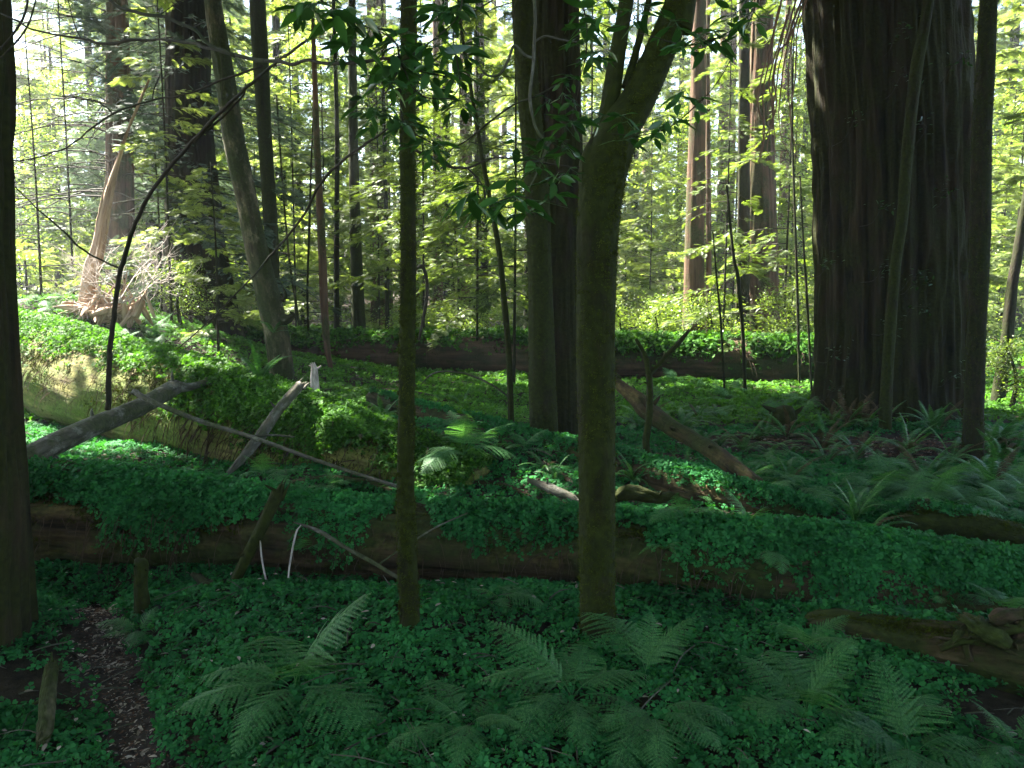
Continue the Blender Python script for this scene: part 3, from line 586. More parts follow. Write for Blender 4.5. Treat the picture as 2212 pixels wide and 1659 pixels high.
t, p, r = tree('far_redwood_tree', 'distant bare redwood column in the forest behind, one of many alike', 'tree', [(1106+x0/y0*F, 705, 30), (1106+x0/y0*F, 400, 26), (1106+x0/y0*F+2, 0, 22)], y0, 'redwood_red', 34, 30, .05, .4, .05, 7, 50, .5, group='distant redwood columns')
for k in range(26):
    y = 42+rr.rand()*45; x = (rr.rand()*2-1)*y*.66; copy_thing(t, (x, y, float(hgt(x, y))), rr.rand()*6.28, .6+.8*rr.rand())

# ------------------------------------------------------------------ fallen logs
UP = np.array([0, 0, 1.])
def log_surface(p, r, n, phi_mu, phi_sd, rs, lo=0., hi=1., thr=None, ns=1.2):
    """random points on the upper skin of a lying tube; phi 0 = top, + = camera side"""
    m = len(p); u = (lo+(hi-lo)*rs.rand(n))*(m-1.001); k = u.astype(int); f = (u-k)[:, None]
    c = p[k]*(1-f)+p[k+1]*f; rr_ = r[k]*(1-f[:, 0])+r[k+1]*f[:, 0]
    T = norm(p[k+1]-p[k]); U = norm(UP-T*(T@UP)[:, None]); Sd = np.cross(T, U); Sd *= np.where(Sd[:, 1:2] > 0, -1, 1)
    phi = phi_mu+phi_sd*rs.normal(size=n); nn = U*np.cos(phi)[:, None]+Sd*np.sin(phi)[:, None]
    q = c+nn*rr_[:, None]; ok = np.ones(n, bool)
    if thr is not None: ok = fbm(q[:, 0]*ns, q[:, 1]*ns, q[:, 2]*ns*1.6, 77)+rs.normal(size=n)*.03 > thr+.13*np.clip(np.abs(phi)-.9, -.4, 2)
    return q[ok], nn[ok]
def lay_sorrel(mb, q, nn, rs, size=.033, lift=.05, up=.6, tilt=.28):
    n = len(q)
    if n == 0: return
    q = q+nn*(lift*rs.rand(n)[:, None])+UP*(lift*.8*rs.rand(n)[:, None])
    z = norm(nn*(1-up)+UP*up+rs.normal(size=(n, 3))*tilt+[0, -.12, 0])
    scatter(mb, *SOR, q, frames(randdir(n, rs), z), size*(.65+.6*rs.rand(n)))
def hang(mb, p, r, n, rs, lo=0, hi=1, L=.35, w=.004, mu=1.1):
    q, nn = log_surface(p, r, n, mu, .45, rs, lo, hi)
    for a, b in zip(q, nn):
        l = L*(.3+rs.rand()); d = norm(b*.5+rs.normal(size=3)*.25-UP); ww = w*(.6+rs.rand())
        tube(mb, [a+b*.01, a+b*.04+d*l*.5, a+b*.01+d*l*.9-UP*l*.25], [ww, ww*.8, ww*.3], 3, 5, cap=False)
def log(name, label, pts, mat, seg=60, rough=.12, rf=1.2, furrow=.02, seed=0, dz=.08, cat='fallen log', ff=8):
    """pts: (x, y, z, r)"""
    a = np.array(pts, float); g = a[len(a)//2]
    t = thing(name, (g[0], g[1], float(hgt(g[0], g[1]))), label, cat)
    mb = MB(); Ln = np.linalg.norm(np.diff(a[:, :3], axis=0), axis=1).sum(); n = int(min(max(Ln/dz, 10), 260))
    p, r = tube(mb, a[:, :3], a[:, 3], seg, n, rough, rf, furrow, ff, seed=seed); mb.build('log_body', M[mat], t, smooth=True)
    return t, p, r
rs = np.random.RandomState(11)
def cover(t, p, r, jobs, mat='sorrel', size=.033, lift=.06):
    mb = MB()
    for n, mu, sd, lo, hi, thr in jobs:
        q, nn = log_surface(p, r, n, mu, sd, rs, lo, hi, thr); lay_sorrel(mb, q, nn, rs, size, lift)
    return tag(mb.build('sorrel_cover', M[mat], t), kind='stuff')
def px4(l): return [(*P(a, b, y), rd) for a, b, y, rd in l]

t1, p1, r1 = log('fallen_log', 'huge fallen redwood with a bare yellow-green side, sunlit at its left end', [(-14.5, 21.2, 1.15, 1.1), (-12.8, 19.6, 1.05, 1.05), (-10.4, 17.4, .95, 1.03), (-7.6, 15.0, .72, .92), (-4.9, 12.9, .48, .80), (-2.6, 11.2, .2, .66), (-.4, 9.8, -.12, .45)], 'logside', 110, .10, .8, .035, 1, .07)
cover(t1, p1, r1, [(30000, -.05, .36, 0, 1, .26), (6000, .75, .25, .3, 1, .56), (6500, .8, .45, .66, 1, .45)], 'sorrel_lit', size=.04, lift=.1)
mb = MB(); hang(mb, p1, r1, 900, rs, .05, 1, .4, .005, .8); hang(mb, p1, r1, 260, rs, .62, 1, .5, .006, 1.3); mb.build('hanging_roots', M['roots'], t1)

a = []
for px_, Y_, tz, rd in [(-250, 7.7, .82, .46), (60, 7.45, .84, .46), (300, 7.4, .76, .43), (530, 7.3, .66, .40), (850, 7.1, .57, .37), (1250, 6.85, .58, .38), (1500, 6.45, .57, .39), (1720, 6.25, .60, .42), (1950, 6.2, .52, .42), (2212, 6.3, .36, .38), (2500, 6.4, .25, .3)]:
    a.append(((px_-1106)/F*Y_, Y_, tz-rd-.04, rd))
t2, p2, r2 = log('fallen_log', 'long mossy log lying across the whole foreground behind the two near trunks', a, 'wood', 100, .26, 1.9, .04, 2, .05)
cover(t2, p2, r2, [(11000, .0, .5, 0, .45, .40), (5200, -.1, .4, .45, .70, .40), (9000, .1, .6, .69, 1, .36), (6500, .9, .5, .0, .45, .48), (1500, .8, .35, .45, .70, .50), (5500, 1.1, .5, .71, 1, .47)], size=.036)
mb = MB(); hang(mb, p2, r2, 700, rs, .05, .95, .28, .0035, 1.0); mb.build('hanging_roots', M['roots'], t2)

t4, p4, r4 = log('fallen_log', 'narrow decaying log slanting from the sorrel mound to its broken end at right', px4([(800, 858, 13.6, .09), (900, 890, 12.6, .12), (1040, 925, 11.6, .13), (1150, 965, 10.9, .17), (1250, 990, 10.3, .20), (1400, 1032, 9.6, .22), (1520, 1066, 9.1, .20), (1640, 1090, 8.8, .17), (1735, 1108, 8.5, .11), (1790, 1118, 8.35, .04)]), 'wood', 48, .22, 2.2, .03, 4, .05)
cover(t4, p4, r4, [(1500, -.3, .6, 0, .3, .44), (4500, -.1, .7, .3, 1, .48)])
t5, p5, r5 = log('fallen_log', 'back log crossing the clearing from the left bank to the giant redwood', px4([(250, 688, 26.8, .55), (430, 722, 26.6, .58), (640, 762, 26.3, .66), (1100, 770, 25.3, .68), (1400, 780, 24.3, .70), (1760, 789, 23.2, .72), (2050, 797, 22.6, .72)]), 'backlog', 56, .12, .8, .03, 5, .14)
cover(t5, p5, r5, [(9000, .0, .55, 0, 1, .26), (4500, .8, .32, 0, 1, .42)], 'sorrel_lit', .085, .14)
mb = MB(); hang(mb, p5, r5, 240, rs, 0, 1, .5, .008, .9); mb.build('hanging_roots', M['roots'], t5)
t6, p6, r6 = log('rotten_log', 'thick rotting log with a mossy top edge at the right side of the foreground', px4([(1752, 1352, 5.45, .07), (1790, 1362, 5.3, .13), (1900, 1385, 5.15, .16), (2060, 1412, 4.95, .19), (2200, 1440, 4.8, .24), (2420, 1480, 4.7, .26)]), 'wood', 60, .20, 3, .035, 6, .03)
mb = MB(); c = P(2130, 1352, 4.7)
for k in range(5):
    d = norm(rs.normal(size=3)*[1.3, .4, .5]); q = c+rs.normal(size=3)*[.12, .05, .03]; e = q+d*(.16+.1*rs.rand())
    tube(mb, [q-d*.12, q-d*.03+[0, 0, .01], q+d*.08, e+[0, 0, .03*rs.normal()]], [.03, .05, .035, .004], 14, 26, .7, 14, .012, 5, seed=k)
for k in range(46):
    a_ = P(2060+rs.rand()*170, 1345+rs.rand()*50, 4.75); d = norm(rs.normal(size=3)*[.9, .5, .6]+[0, -.2, .15]); w_ = .008+.02*rs.rand()
    tube(mb, [a_-d*.1, a_+[0, 0, .01], a_+d*.09+.01*rs.normal(size=3), a_+d*(.1+.12*rs.rand())], [w_, w_*1.1, w_*.7, .002], 8, 14, .5, 14, seed=k)
mb.build('gnarled_root', M['mosswood'], t6, smooth=True)
cover(t6, p6, r6, [(260, -.6, .4, 0, 1, .5)])
t7, p7, r7 = log('fallen_log', 'low mossy log near the right edge with an upright mossy knob', px4([(1860, 1150, 7.6, .08), (1960, 1125, 7.5, .12), (2080, 1135, 7.4, .12), (2212, 1165, 7.3, .13), (2400, 1200, 7.3, .13)]), 'mossbark', 36, .2, 3, .01, 7, .05)
mb = MB(); tube(mb, [P(1975, 1120, 7.5), P(1985, 1095, 7.5), P(2008, 1086, 7.5)], [.09, .085, .05], 20, 14, .3, 8, seed=3); mb.build('knob', M['mossbark'], t7, smooth=True)
cover(t7, p7, r7, [(1100, .2, .6, 0, .8, .42)])

for t_, p_, r_q, n_, sz_, mu_, sd_ in ((t1, p1, r1, 9000, .045, 1.1, .4), (t2, p2, r2, 16000, .026, .9, .5), (t4, p4, r4, 3500, .024, .3, .8), (t5, p5, r5, 5000, .07, .9, .5), (t6, p6, r6, 5000, .018, .2, .6), (t7, p7, r7, 2500, .022, .3, .7)):
    q, nn = log_surface(p_, r_q, n_, mu_, sd_, rs, 0, 1, .44, 3.); mb = MB(); scatter(mb, *TUFT, q, frames(randdir(len(q), rs), randdir(len(q), rs)), sz_*(.4+.9*rs.rand(len(q)))); tag(mb.build('moss', M['moss'], t_), kind='stuff')
# ------------------------------------------------------------------ dead branches, poles and stubs
def stick(name, label, pts, mat, cat='branch', seg=12, rough=.12, rf=6, extra=(), seed=0, n=None, kids='twig', group=None):
    """pts: (px, py, Y, width in px)"""
    c = P(*pts[0][:3]); t = thing(name, c, label, cat, group); mb = MB()
    a = np.array([[*P(x, y, Y_), w_/2/F*Y_] for x, y, Y_, w_ in pts]); tube(mb, a[:, :3], a[:, 3], seg, n or max(14, len(pts)*8), rough, rf, seed=seed)
    for e0, e1 in ((a[-1], a[-2]), (a[0], a[1])):
        d0 = norm(e0[:3]-e1[:3]); w0 = e0[3]
        if w0 < .025: continue
        for k in range(9):
            o_ = rs.normal(size=3)*w0*.5; o_ -= d0*(o_@d0); tube(mb, [e0[:3]+o_-d0*w0, e0[:3]+o_+d0*w0*.3, e0[:3]+o_*1.1+d0*w0*(.7+1.6*rs.rand())], [w0*.35, w0*.28, .001], 5, 6, .3, 20, seed=k)
    for k in range(len(pts)):
        if a[k][3] > .02: d0 = randdir(1, rs)[0]; w0 = a[k][3]; tube(mb, [a[k][:3], a[k][:3]+d0*w0*1.5, a[k][:3]+d0*w0*2.2+[0, 0, .01]], [w0*.3, w0*.22, .003], 6, 6, .3, 20)
    mb.build('stem', M[mat], t, smooth=True)
    if len(extra):
        mb = MB()
        for e in extra: a = np.array([[*P(x, y, Y_), w_/2/F*Y_] for x, y, Y_, w_ in e]); tube(mb, a[:, :3], a[:, 3], 6, len(e)*6, .1, 8, cap=False)
        mb.build(kids, M[mat], t, smooth=True)
    return t
stick('fallen_tree', 'grey lichen-spotted trunk leaning up onto the huge log from the left', [(-10, 1032, 7.2, 56), (100, 968, 8.2, 50), (200, 922, 9.3, 44), (300, 880, 10.6, 38), (372, 840, 11.7, 34), (386, 836, 11.8, 26), (410, 836, 11.9, 17), (452, 823, 12.2, 13)], 'grey', 'fallen trunk', 40, .08, 4, n=120)
stick('pole', 'long thin pole slanting down from the grey trunk to the slim foreground tree', [(290, 846, 10.4, 13), (325, 866, 10.2, 12), (440, 912, 9.8, 10), (550, 946, 9.3, 9), (700, 1000, 8.6, 8), (862, 1052, 7.9, 8)], 'grey')
stick('dead_branch', 'grey branch propped diagonally against the end of the huge log', [(648, 832, 11.0, 22), (600, 888, 10.5, 23), (560, 945, 10.1, 24), (515, 1000, 9.6, 17), (485, 1030, 9.3, 5)], 'grey', extra=[[(545, 942, 9.9, 6), (590, 940, 9.9, 5), (636, 944, 9.9, 4)]], seed=2)
stick('broken_stub', 'short pale weathered stub standing upright on the sorrel ridge', [(680, 872, 12., 26), (680, 840, 12., 20), (679, 800, 12., 16), (676, 790, 12., 10)], 'paletwig', 'stub', rough=.25, seed=3)
stick('dead_branch', 'mossy brown branch leaning on the front log, right of the wooden post', [(602, 1062, 6.75, 30), (575, 1120, 6.68, 28), (540, 1190, 6.6, 27), (505, 1262, 6.5, 24)], 'mossbark', seg=20, rough=.2, seed=4)
stick('post_stump', 'upright broken post of mossy wood standing in the sorrel beside the trail', [(310, 1362, 6., 44), (308, 1330, 6., 36), (306, 1260, 6., 29), (304, 1222, 6., 32), (302, 1219, 6., 26)], 'mossbark', 'stump', 28, .25, 7, seed=5)
stick('dead_branch', 'thick mossy branch end slanting into the foreground sorrel', [(416, 1240, 6.6, 9), (440, 1256, 6.5, 21), (470, 1272, 6.35, 25), (500, 1290, 6.2, 26), (530, 1312, 6.05, 20)], 'mossbark2', seg=20, rough=.3, seed=6)
stick('twig', 'pale arched twig standing in front of the front log', [(650, 1134, 6.5, 2), (640, 1150, 6.5, 4), (631, 1190, 6.45, 4.5), (624, 1235, 6.4, 4), (622, 1275, 6.3, 4)], 'paletwig')
stick('twig', 'long pale twig slanting down to the foot of the slim foreground tree', [(635, 1128, 6.6, 3), (690, 1148, 6.5, 9), (750, 1185, 6.4, 9), (800, 1212, 6.3, 9), (866, 1252, 6.1, 8)], 'grey')
stick('twig', 'short thin pale twig left of the arched one', [(562, 1168, 6.6, 3), (566, 1210, 6.5, 4), (576, 1260, 6.4, 4)], 'paletwig')
stick('twig', 'fine straight twig crossing the front log right of the slim foreground tree', [(1010, 1108, 6.5, 3), (940, 1140, 6.5, 4), (860, 1190, 6.4, 4), (820, 1218, 6.3, 4)], 'grey')
stick('dead_branch', 'bare fallen branch slanting down to the right behind the forking tree', [(1325, 822, 11.4, 22), (1375, 862, 11., 34), (1400, 888, 10.8, 40), (1460, 930, 10.3, 36), (1530, 968, 9.8, 38), (1590, 1012, 9.3, 34), (1640, 1042, 9., 22), (1692, 1062, 8.8, 6)], 'wood', seg=24, rough=.25, seed=7, n=80)
stick('dead_sapling', 'crooked dead sapling standing right of the forking tree', [(1415, 1012, 10.3, 18), (1396, 965, 10.3, 16), (1402, 900, 10.4, 15), (1403, 830, 10.4, 14), (1396, 775, 10.4, 11), (1374, 732, 10.4, 6)], 'mossbark', seg=14, rough=.25, rf=9, extra=[[(1404, 810, 10.4, 9), (1436, 772, 10.4, 10), (1465, 742, 10.4, 11), (1490, 712, 10.4, 7)]], seed=8, kids='branch')
stick('driftwood_piece', 'splintered pale piece of wood lying left of the forking tree', [(1140, 1036, 8.6, 9), (1180, 1052, 8.5, 20), (1225, 1072, 8.3, 22), (1258, 1090, 8.2, 8)], 'grey', seg=14, rough=.4, seed=9)
stick('mossy_chunk', 'mossy broken chunk of log just right of the forking tree', [(1330, 1075, 7.9, 20), (1360, 1064, 7.9, 34), (1420, 1075, 7.9, 26), (1455, 1070, 7.9, 14)], 'mossbark', 'log piece', 24, .4, 7, seed=10)
stick('mossy_stump', 'small sunlit moss-topped stump near the left foot of the giant redwood', [(1692, 915, 15., 52), (1692, 893, 15., 46), (1689, 880, 15., 26), (1688, 876, 15., 4)], 'mossbark', 'stump', 24, .35, 5, seed=11)
stick('mossy_stick', 'stub of mossy wood with a pale worn end left of the trail', [(112, 1440, 4.75, 26), (104, 1500, 4.5, 34), (100, 1560, 4.3, 34), (92, 1600, 4.15, 26)], 'peel', 'log piece', 20, .25, 8, seed=12)
stick('twig', 'dry twig lying in the sorrel by the rotting log', [(1540, 1350, 5.6, 4), (1600, 1378, 5.5, 9), (1660, 1372, 5.5, 8), (1700, 1366, 5.5, 3)], 'paletwig', seed=13)
stick('dead_branch', 'dark snaking twig hanging beside the slim foreground tree', [(898, 580, 13, 7), (912, 576, 13, 8), (921, 600, 13, 8), (922, 640, 13, 7), (914, 690, 13, 7), (905, 735, 13, 6)], 'twig', seg=8)
stick('twig', 'thin arched twig over the sorrel left of the bent sapling', [(910, 830, 13.5, 2), (940, 805, 13.4, 4), (1000, 806, 13.3, 5), (1060, 830, 13.2, 5), (1100, 858, 13.1, 4)], 'grey', seg=6)
# splintered snag, its rotten root mass and the dead bush, all in the sun at left
q = P(205, 668, 21.5); t = thing('broken_snag', q, 'leaning splintered redwood snag glowing pale orange in the sun', 'snag'); mb = MB()
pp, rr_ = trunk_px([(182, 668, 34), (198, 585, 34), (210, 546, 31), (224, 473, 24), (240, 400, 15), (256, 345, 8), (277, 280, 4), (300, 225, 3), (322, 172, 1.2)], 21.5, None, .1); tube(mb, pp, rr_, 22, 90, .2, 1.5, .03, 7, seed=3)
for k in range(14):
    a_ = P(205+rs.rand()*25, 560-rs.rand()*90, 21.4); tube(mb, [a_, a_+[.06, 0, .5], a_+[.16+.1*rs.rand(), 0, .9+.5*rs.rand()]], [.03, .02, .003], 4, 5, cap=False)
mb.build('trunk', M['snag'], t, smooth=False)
q = P(245, 675, 21.2); t = thing('rotten_stump', q, 'crumbling red-brown root mass at the foot of the splintered snag', 'stump'); mb = MB()
for k in range(80):
    a_ = q+rs.normal(size=3)*[.42, .22, .17]+[0, 0, .05]; d = norm(rs.normal(size=3)*[.7, .5, .6]+[-.1, 0, .45]); w_ = .03+.07*rs.rand()
    tube(mb, [a_-d*.25, a_+d*.05, a_+d*.3, a_+d*(.4+.25*rs.rand())], [w_*.8, w_, w_*.6, .004], 9, 14, .5, 6, .01, seed=k)
mb.build('root_mass', M['snag'], t, smooth=True)
q = P(262, 655, 20.6); t = thing('dead_bush', q, 'pale pinkish dead bush, all bare twigs, in full sun before the snag', 'bush'); mb = MB(); r2_ = np.random.RandomState(3)
def twigs(a_, d, L, w_, lev):
    b_ = a_+norm(d+r2_.normal(size=3)*.15)*L*.5; e = b_+norm(d+r2_.normal(size=3)*.3)*L*.5; tube(mb, [a_, b_, e], [w_, w_*.8, w_*.6], 3, 4, cap=False)
    if lev:
        for k in range(3 if lev > 1 else 3): twigs(b_+(e-b_)*r2_.rand(), norm(d+r2_.normal(size=3)*.75), L*(.6+.2*r2_.rand()), w_*.62, lev-1)
for k in range(13): d = norm(np.array([r2_.normal()*.75, r2_.normal()*.5, .9])); twigs(q+[r2_.normal()*.2, 0, 0], d, .85+.45*r2_.rand(), .02, 3)
mb.build('twigs', M['paletwig'], t)

# ------------------------------------------------------------------ low carpet of sorrel
def carpet(name, y0, y1, wf, n, size, mat, thr, lift=.05, ex=None):
    rs_ = np.random.RandomState(int(y0*10)); y = y0+(y1-y0)*rs_.rand(n)**.9; x = (rs_.rand(n)*2-1)*(y*wf+.6)
    d = fbm(x*.7, y*.7, 0, 41); k = (d > thr+rs_.normal(size=n)*.04) & (path_dist(x, y) > .05+.20*noise2(x*4, y*4, 8)+rs_.normal(size=n)*.03)
    for cx, cy, sx, sy, ra in BARE: k &= ~((((np.cos(ra)*(x-cx)+np.sin(ra)*(y-cy))/sx)**2+((-np.sin(ra)*(x-cx)+np.cos(ra)*(y-cy))/sy)**2)+rs_.normal(size=n)*.25 < 1)
    k &= ~((y < 5.7) & (x < -2.55) & (x > -3.3) & (y > 4.6) & (rs_.rand(n) < .75))
    x, y = x[k], y[k]; m = len(x); e = .05
    g = hgt(x, y); nx = (g-hgt(x+e, y))/e; ny_ = (g-hgt(x, y+e))/e; nn = norm(np.column_stack([nx, ny_, np.ones(m)]))
    q = np.column_stack([x, y, g]); mb = MB(); li = lift*(.4+1.2*noise2(x*2.2, y*2.2, 12))
    q = q+nn*.01+UP*(li*(.35+.65*rs_.rand(m)))[:, None]
    z = norm(nn*.6+UP*.4+rs_.normal(size=(m, 3))*.09+[0, -.05, 0])
    scatter(mb, *SOR, q, frames(randdir(m, rs_), z), size*(.6+.65*rs_.rand(m)))
    return tag(mb.build(name, M[mat]), 'carpet of three-leaved redwood sorrel', None, None, 'stuff')
BARE = [(1.55, 7.6, .6, .8, .4), (5.4, 7.1, 1.2, .3, 0), (4.2, 13.2, 1.6, 1.0, 0), (6.2, 12.5, 1.5, .9, 0), (-.3, 12.8, .9, .35, 0), (2.1, 11.6, .8, .8, 0), (.8, 8.5, .8, .25, -.4), (6.6, 13, 1.2, 1., 0), (-3.7, 4.6, .9, .25, 0.3)]
carpet('redwood_sorrel', 2.6, 5.2, .74, 23000, .034, 'sorrel', .27)
carpet('redwood_sorrel', 5.2, 8.6, .74, 36000, .036, 'sorrel', .27)
carpet('redwood_sorrel', 8.6, 15, .72, 52000, .042, 'sorrel', .24, .07)
carpet('redwood_sorrel', 15, 27, .72, 42000, .075, 'sorrel_lit', .28, .12)
carpet('redwood_sorrel', 27, 60, .72, 26000, .20, 'sorrel_lit', .2, .4)

# litter
def litter(name, n, gen, size, mat, tpl=LEAF, lift=.015, sd=1, up=.25):
    rs_ = np.random.RandomState(sd); x, y = gen(rs_, n); q = np.column_stack([x, y, hgt(x, y)+.012+lift*rs_.rand(len(x))]); m = len(x); mb = MB()
    z = norm(UP+rs_.normal(size=(m, 3))*up); dd = randdir(m, rs_); dd[:, 2] *= .15
    scatter(mb, *tpl, q, frames(dd, z), size*(.4+.9*rs_.rand(m))); return tag(mb.build(name, M[mat]), kind='stuff')
def along_path(r_, n):
    u = r_.rand(n)*(len(PATH)-1.001); k = u.astype(int); f = (u-k)[:, None]; q = PATH[k]*(1-f)+PATH[k+1]*f; q = q+r_.normal(size=(n, 2))*.11; return q[:, 0], q[:, 1]
litter('leaf_litter', 330, along_path, .05, 'litter')
litter('leaf_litter', 2600, along_path, .024, 'redneedle', sd=2)
litter('leaf_litter', 1300, along_path, .022, 'litter', sd=6)
def in_bare(r_, n):
    b = BARE[:6]+BARE[7:8]; k = r_.randint(0, len(b), n); B_ = np.array([q[:4] for q in b])[k]; a_ = r_.normal(size=(n, 2))*.55; return B_[:, 0]+a_[:, 0]*B_[:, 2], B_[:, 1]+a_[:, 1]*B_[:, 3]
litter('leaf_litter', 5200, in_bare, .07, 'redneedle', sd=3, lift=.05)
litter('leaf_litter', 700, in_bare, .08, 'litter', sd=4, lift=.05)
litter('leaf_litter', 900, lambda r_, n: ((r_.rand(n)*2-1)*5, 3.5+r_.rand(n)*5), .05, 'litter', sd=5, lift=.06)
mb = MB(); r_ = np.random.RandomState(55)
for k in range(900):
    y_ = 3.2+14*r_.rand()**1.2; x_ = (r_.rand()*2-1)*(.7*y_+.3); a_ = r_.rand()*6.28; l = (.08+.3*r_.rand()**2)*(1+y_*.07); g_ = np.array([x_, y_, float(hgt(x_, y_))+.02+.05*r_.rand()]); d = np.array([math.cos(a_), math.sin(a_), .15*r_.normal()])*l
    w_ = .0015+.0035*r_.rand()*(1+y_*.06); tube(mb, [g_-d*.5, g_+[0, 0, .02]+r_.normal(size=3)*.01, g_+d*.5+[0, 0, .01]], [w_, w_, w_*.4], 4, 6, cap=False)
tag(mb.build('fallen_twigs', M['grey']), kind='stuff')

# ------------------------------------------------------------------ ferns
def frond(L, a0, a1, npair, wid, kind, seed):
    r_ = np.random.RandomState(seed); m = 40; s = np.linspace(0, 1, m); an = a0+(a1-a0)*s**(.62 if kind == 'lady' else 1.)
    x = np.r_[0, np.cumsum(np.cos(an[:-1]))]*L/(m-1); z = np.r_[0, np.cumsum(np.sin(an[:-1]))]*L/(m-1); yb = .06*L*(r_.rand()-.5)*s**2
    mb = MB(); C = np.column_stack([x, yb, z]); tube(mb, C[::4], np.linspace(.0032, .0008, len(C[::4]))*L/.7, 3, 14, cap=False)
    V, Fc = [], []
    for i in range(npair):
        u = .2+.79*(i+.5)/npair if kind == 'lady' else .04+.95*(i+.5)/npair
        k = min(int(u*(m-1)), m-2); c = C[k]+(C[k+1]-C[k])*(u*(m-1)-k); T = norm(C[k+1]-C[k]); Nn_ = np.array([-T[2], 0, T[0]]); Sd = np.cross(Nn_, T)
        if kind == 'lady': l = wid*L*(min(1, (u-.08)/.28)**.8)*(1-max(0, (u-.38)/.62)**1.35)+.008
        else: l = wid*L*min(1, (u+.12)/.3)*(1-max(0, (u-.45)/.55)**2.2)+.004
        for sd in (1, -1):
            d = norm(Sd*sd*(1 if kind == 'lady' else 1)+T*(.30+.4*u)-Nn_*(.10+.12*r_.rand())+r_.normal(size=3)*.05)
            if kind == 'lady':
                nl = max(4, int(l/.0105)); tr = Nn_; w_ = np.cross(tr, d)
                for q in range(nl):
                    v_ = (q+.4)/nl; cc = c+d*l*v_-Nn_*.18*l*v_**2; pl = (.30-.22*v_)*L*.056*(.8+.35*r_.rand())*min(1, l/(.12*L)+.25)*1.25+.002; hw = l/nl*.42
                    for s2 in (1, -1):
                        b = len(V); e = cc+w_*s2*pl+d*pl*.35-Nn_*.15*pl
                        V += [cc-d*hw, cc+d*hw, e+d*hw*.35, e-d*hw*.5]; Fc.append((b, b+1, b+2, b+3))
            else:
                w0 = L*.95/npair*.42; b = len(V); V += [c-T*w0*.8, c+T*w0*.9, c+d*l*.55+T*w0*.7-Nn_*.05*l, c+d*l*.55-T*w0*.6-Nn_*.05*l, c+d*l-Nn_*.18*l+T*w0*.1, c+d*l-Nn_*.18*l]; Fc += [(b, b+1, b+2, b+3), (b+3, b+2, b+4, b+5)]
    mb.add(np.array(V), np.array(Fc)); return mb
def frond_obs(kind, mat, specs, L, npair, wid):
    out = []
    for k, (a0, a1) in enumerate(specs):
        o = frond(L, rad(a0), rad(a1), npair, wid, kind, 9+k).build('frond', M[mat]); scn.collection.objects.unlink(o); out.append(o)
    return out
FR = {'lady': frond_obs('lady', 'lady', [(66, -36), (55, -45), (74, -28), (46, -30), (80, 20)], 1., 20, .30),
      'sword': frond_obs('sword', 'sword', [(70, -10), (58, -35), (78, 30), (45, -30)], 1., 34, .085)}
FR['dead'] = []
for o in FR['sword']: c = o.copy(); c.data = o.data.copy(); c.data.materials.clear(); c.data.materials.append(M['deadfern']); FR['dead'].append(c)
rf_ = np.random.RandomState(21)
def fern(pos, kind, n, L, label, group=None, az0=None, spread=6.283, mixdead=0., which=None, name=None):
    t = thing(name or {'lady': 'lady_fern', 'sword': 'sword_fern', 'dead': 'dead_fern'}[kind], pos, label, 'fern', group)
    for k in range(n):
        kk = 'dead' if rf_.rand() < mixdead else kind; src = FR[kk][(which[k % len(which)] if which else rf_.randint(len(FR[kk])))]
        o = src.copy(); o.name = 'frond'; scn.collection.objects.link(o); o.parent = t; s_ = L*(.72+.45*rf_.rand()); o.scale = (s_, s_*(.9+.3*rf_.rand()), s_)
        a_ = (az0 or 0)+(k+.6*rf_.rand())/n*spread-(spread/2 if az0 is not None else 0)
        o.rotation_euler = (rf_.normal()*.12, rf_.normal()*.12, a_); o.location = (rf_.normal()*.012, rf_.normal()*.012, .01)
    return t
def fpx(px_, py_, kind, n, L, label, Y_=None, **k):
    q = G(px_, py_) if Y_ is None else P(px_, py_, Y_); return fern(q, kind, n, L, label, **k)
fpx(1235, 1520, 'lady', 11, .66, 'largest lady fern, spreading at the foot of the forking tree')
fpx(1420, 1560, 'lady', 6, .60, 'lady fern with two broad tips arching down right of the largest one', az0=rad(-70), spread=3.4)
fpx(1010, 1590, 'lady', 7, .46, 'blue-green lady fern at the bottom edge left of the largest one')
fpx(1390, 1470, 'lady', 4, .62, 'lady fern rising straight up against the forking trunk', az0=rad(70), spread=2.6, which=[4, 2])
fpx(640, 1500, 'lady', 9, .8, 'pale lady fern alone in the sorrel between the trail and the slim tree')
fpx(300, 1375, 'lady', 7, .33, 'small fern in front of the wooden post')
fpx(1075, 1305, 'lady', 7, .42, 'lady fern on the rise between the two near trunks')
fpx(1740, 1560, 'lady', 9, .62, 'large dim lady fern at the bottom right')
fpx(1960, 1650, 'lady', 8, .55, 'pale lady fern touching the bottom edge at right', name='lady_fern')
fpx(1745, 1420, 'lady', 4, .50, 'upright fern left of the rotting log', which=[4, 2])
fpx(2190, 1640, 'lady', 5, .40, 'fern cut off by the bottom right corner')
fpx(770, 965, 'sword', 14, .62, 'sword fern with sunlit tips and brown skirt on the ridge left of the slim tree', Y_=10.6, mixdead=.35)
fpx(1000, 985, 'lady', 8, .75, 'bright arching fern between the two near trunks on the mound', Y_=9.6)
fpx(560, 830, 'sword', 12, .75, 'tall sword fern standing on the huge log near the peeling tree', Y_=12.1, which=[2, 0, 2])
fpx(575, 1035, 'lady', 7, .42, 'yellow-green fern behind the front log', Y_=8.2)
fpx(1080, 838, 'lady', 8, .8, 'fern behind the mound, beside the bent sapling')
fpx(1290, 900, 'lady', 5, .6, 'fern just visible behind the forking trunk')
fpx(1480, 1120, 'lady', 6, .42, 'fern with pale tips on the front log right of the forking tree', Y_=6.5)
fpx(1620, 1145, 'lady', 8, .48, 'brightest green fern on the front log', Y_=6.35)
fpx(1655, 1200, 'lady', 3, .35, 'fern frond hanging over the side of the front log', Y_=6.0, az0=rad(-80), spread=1.2, which=[1])
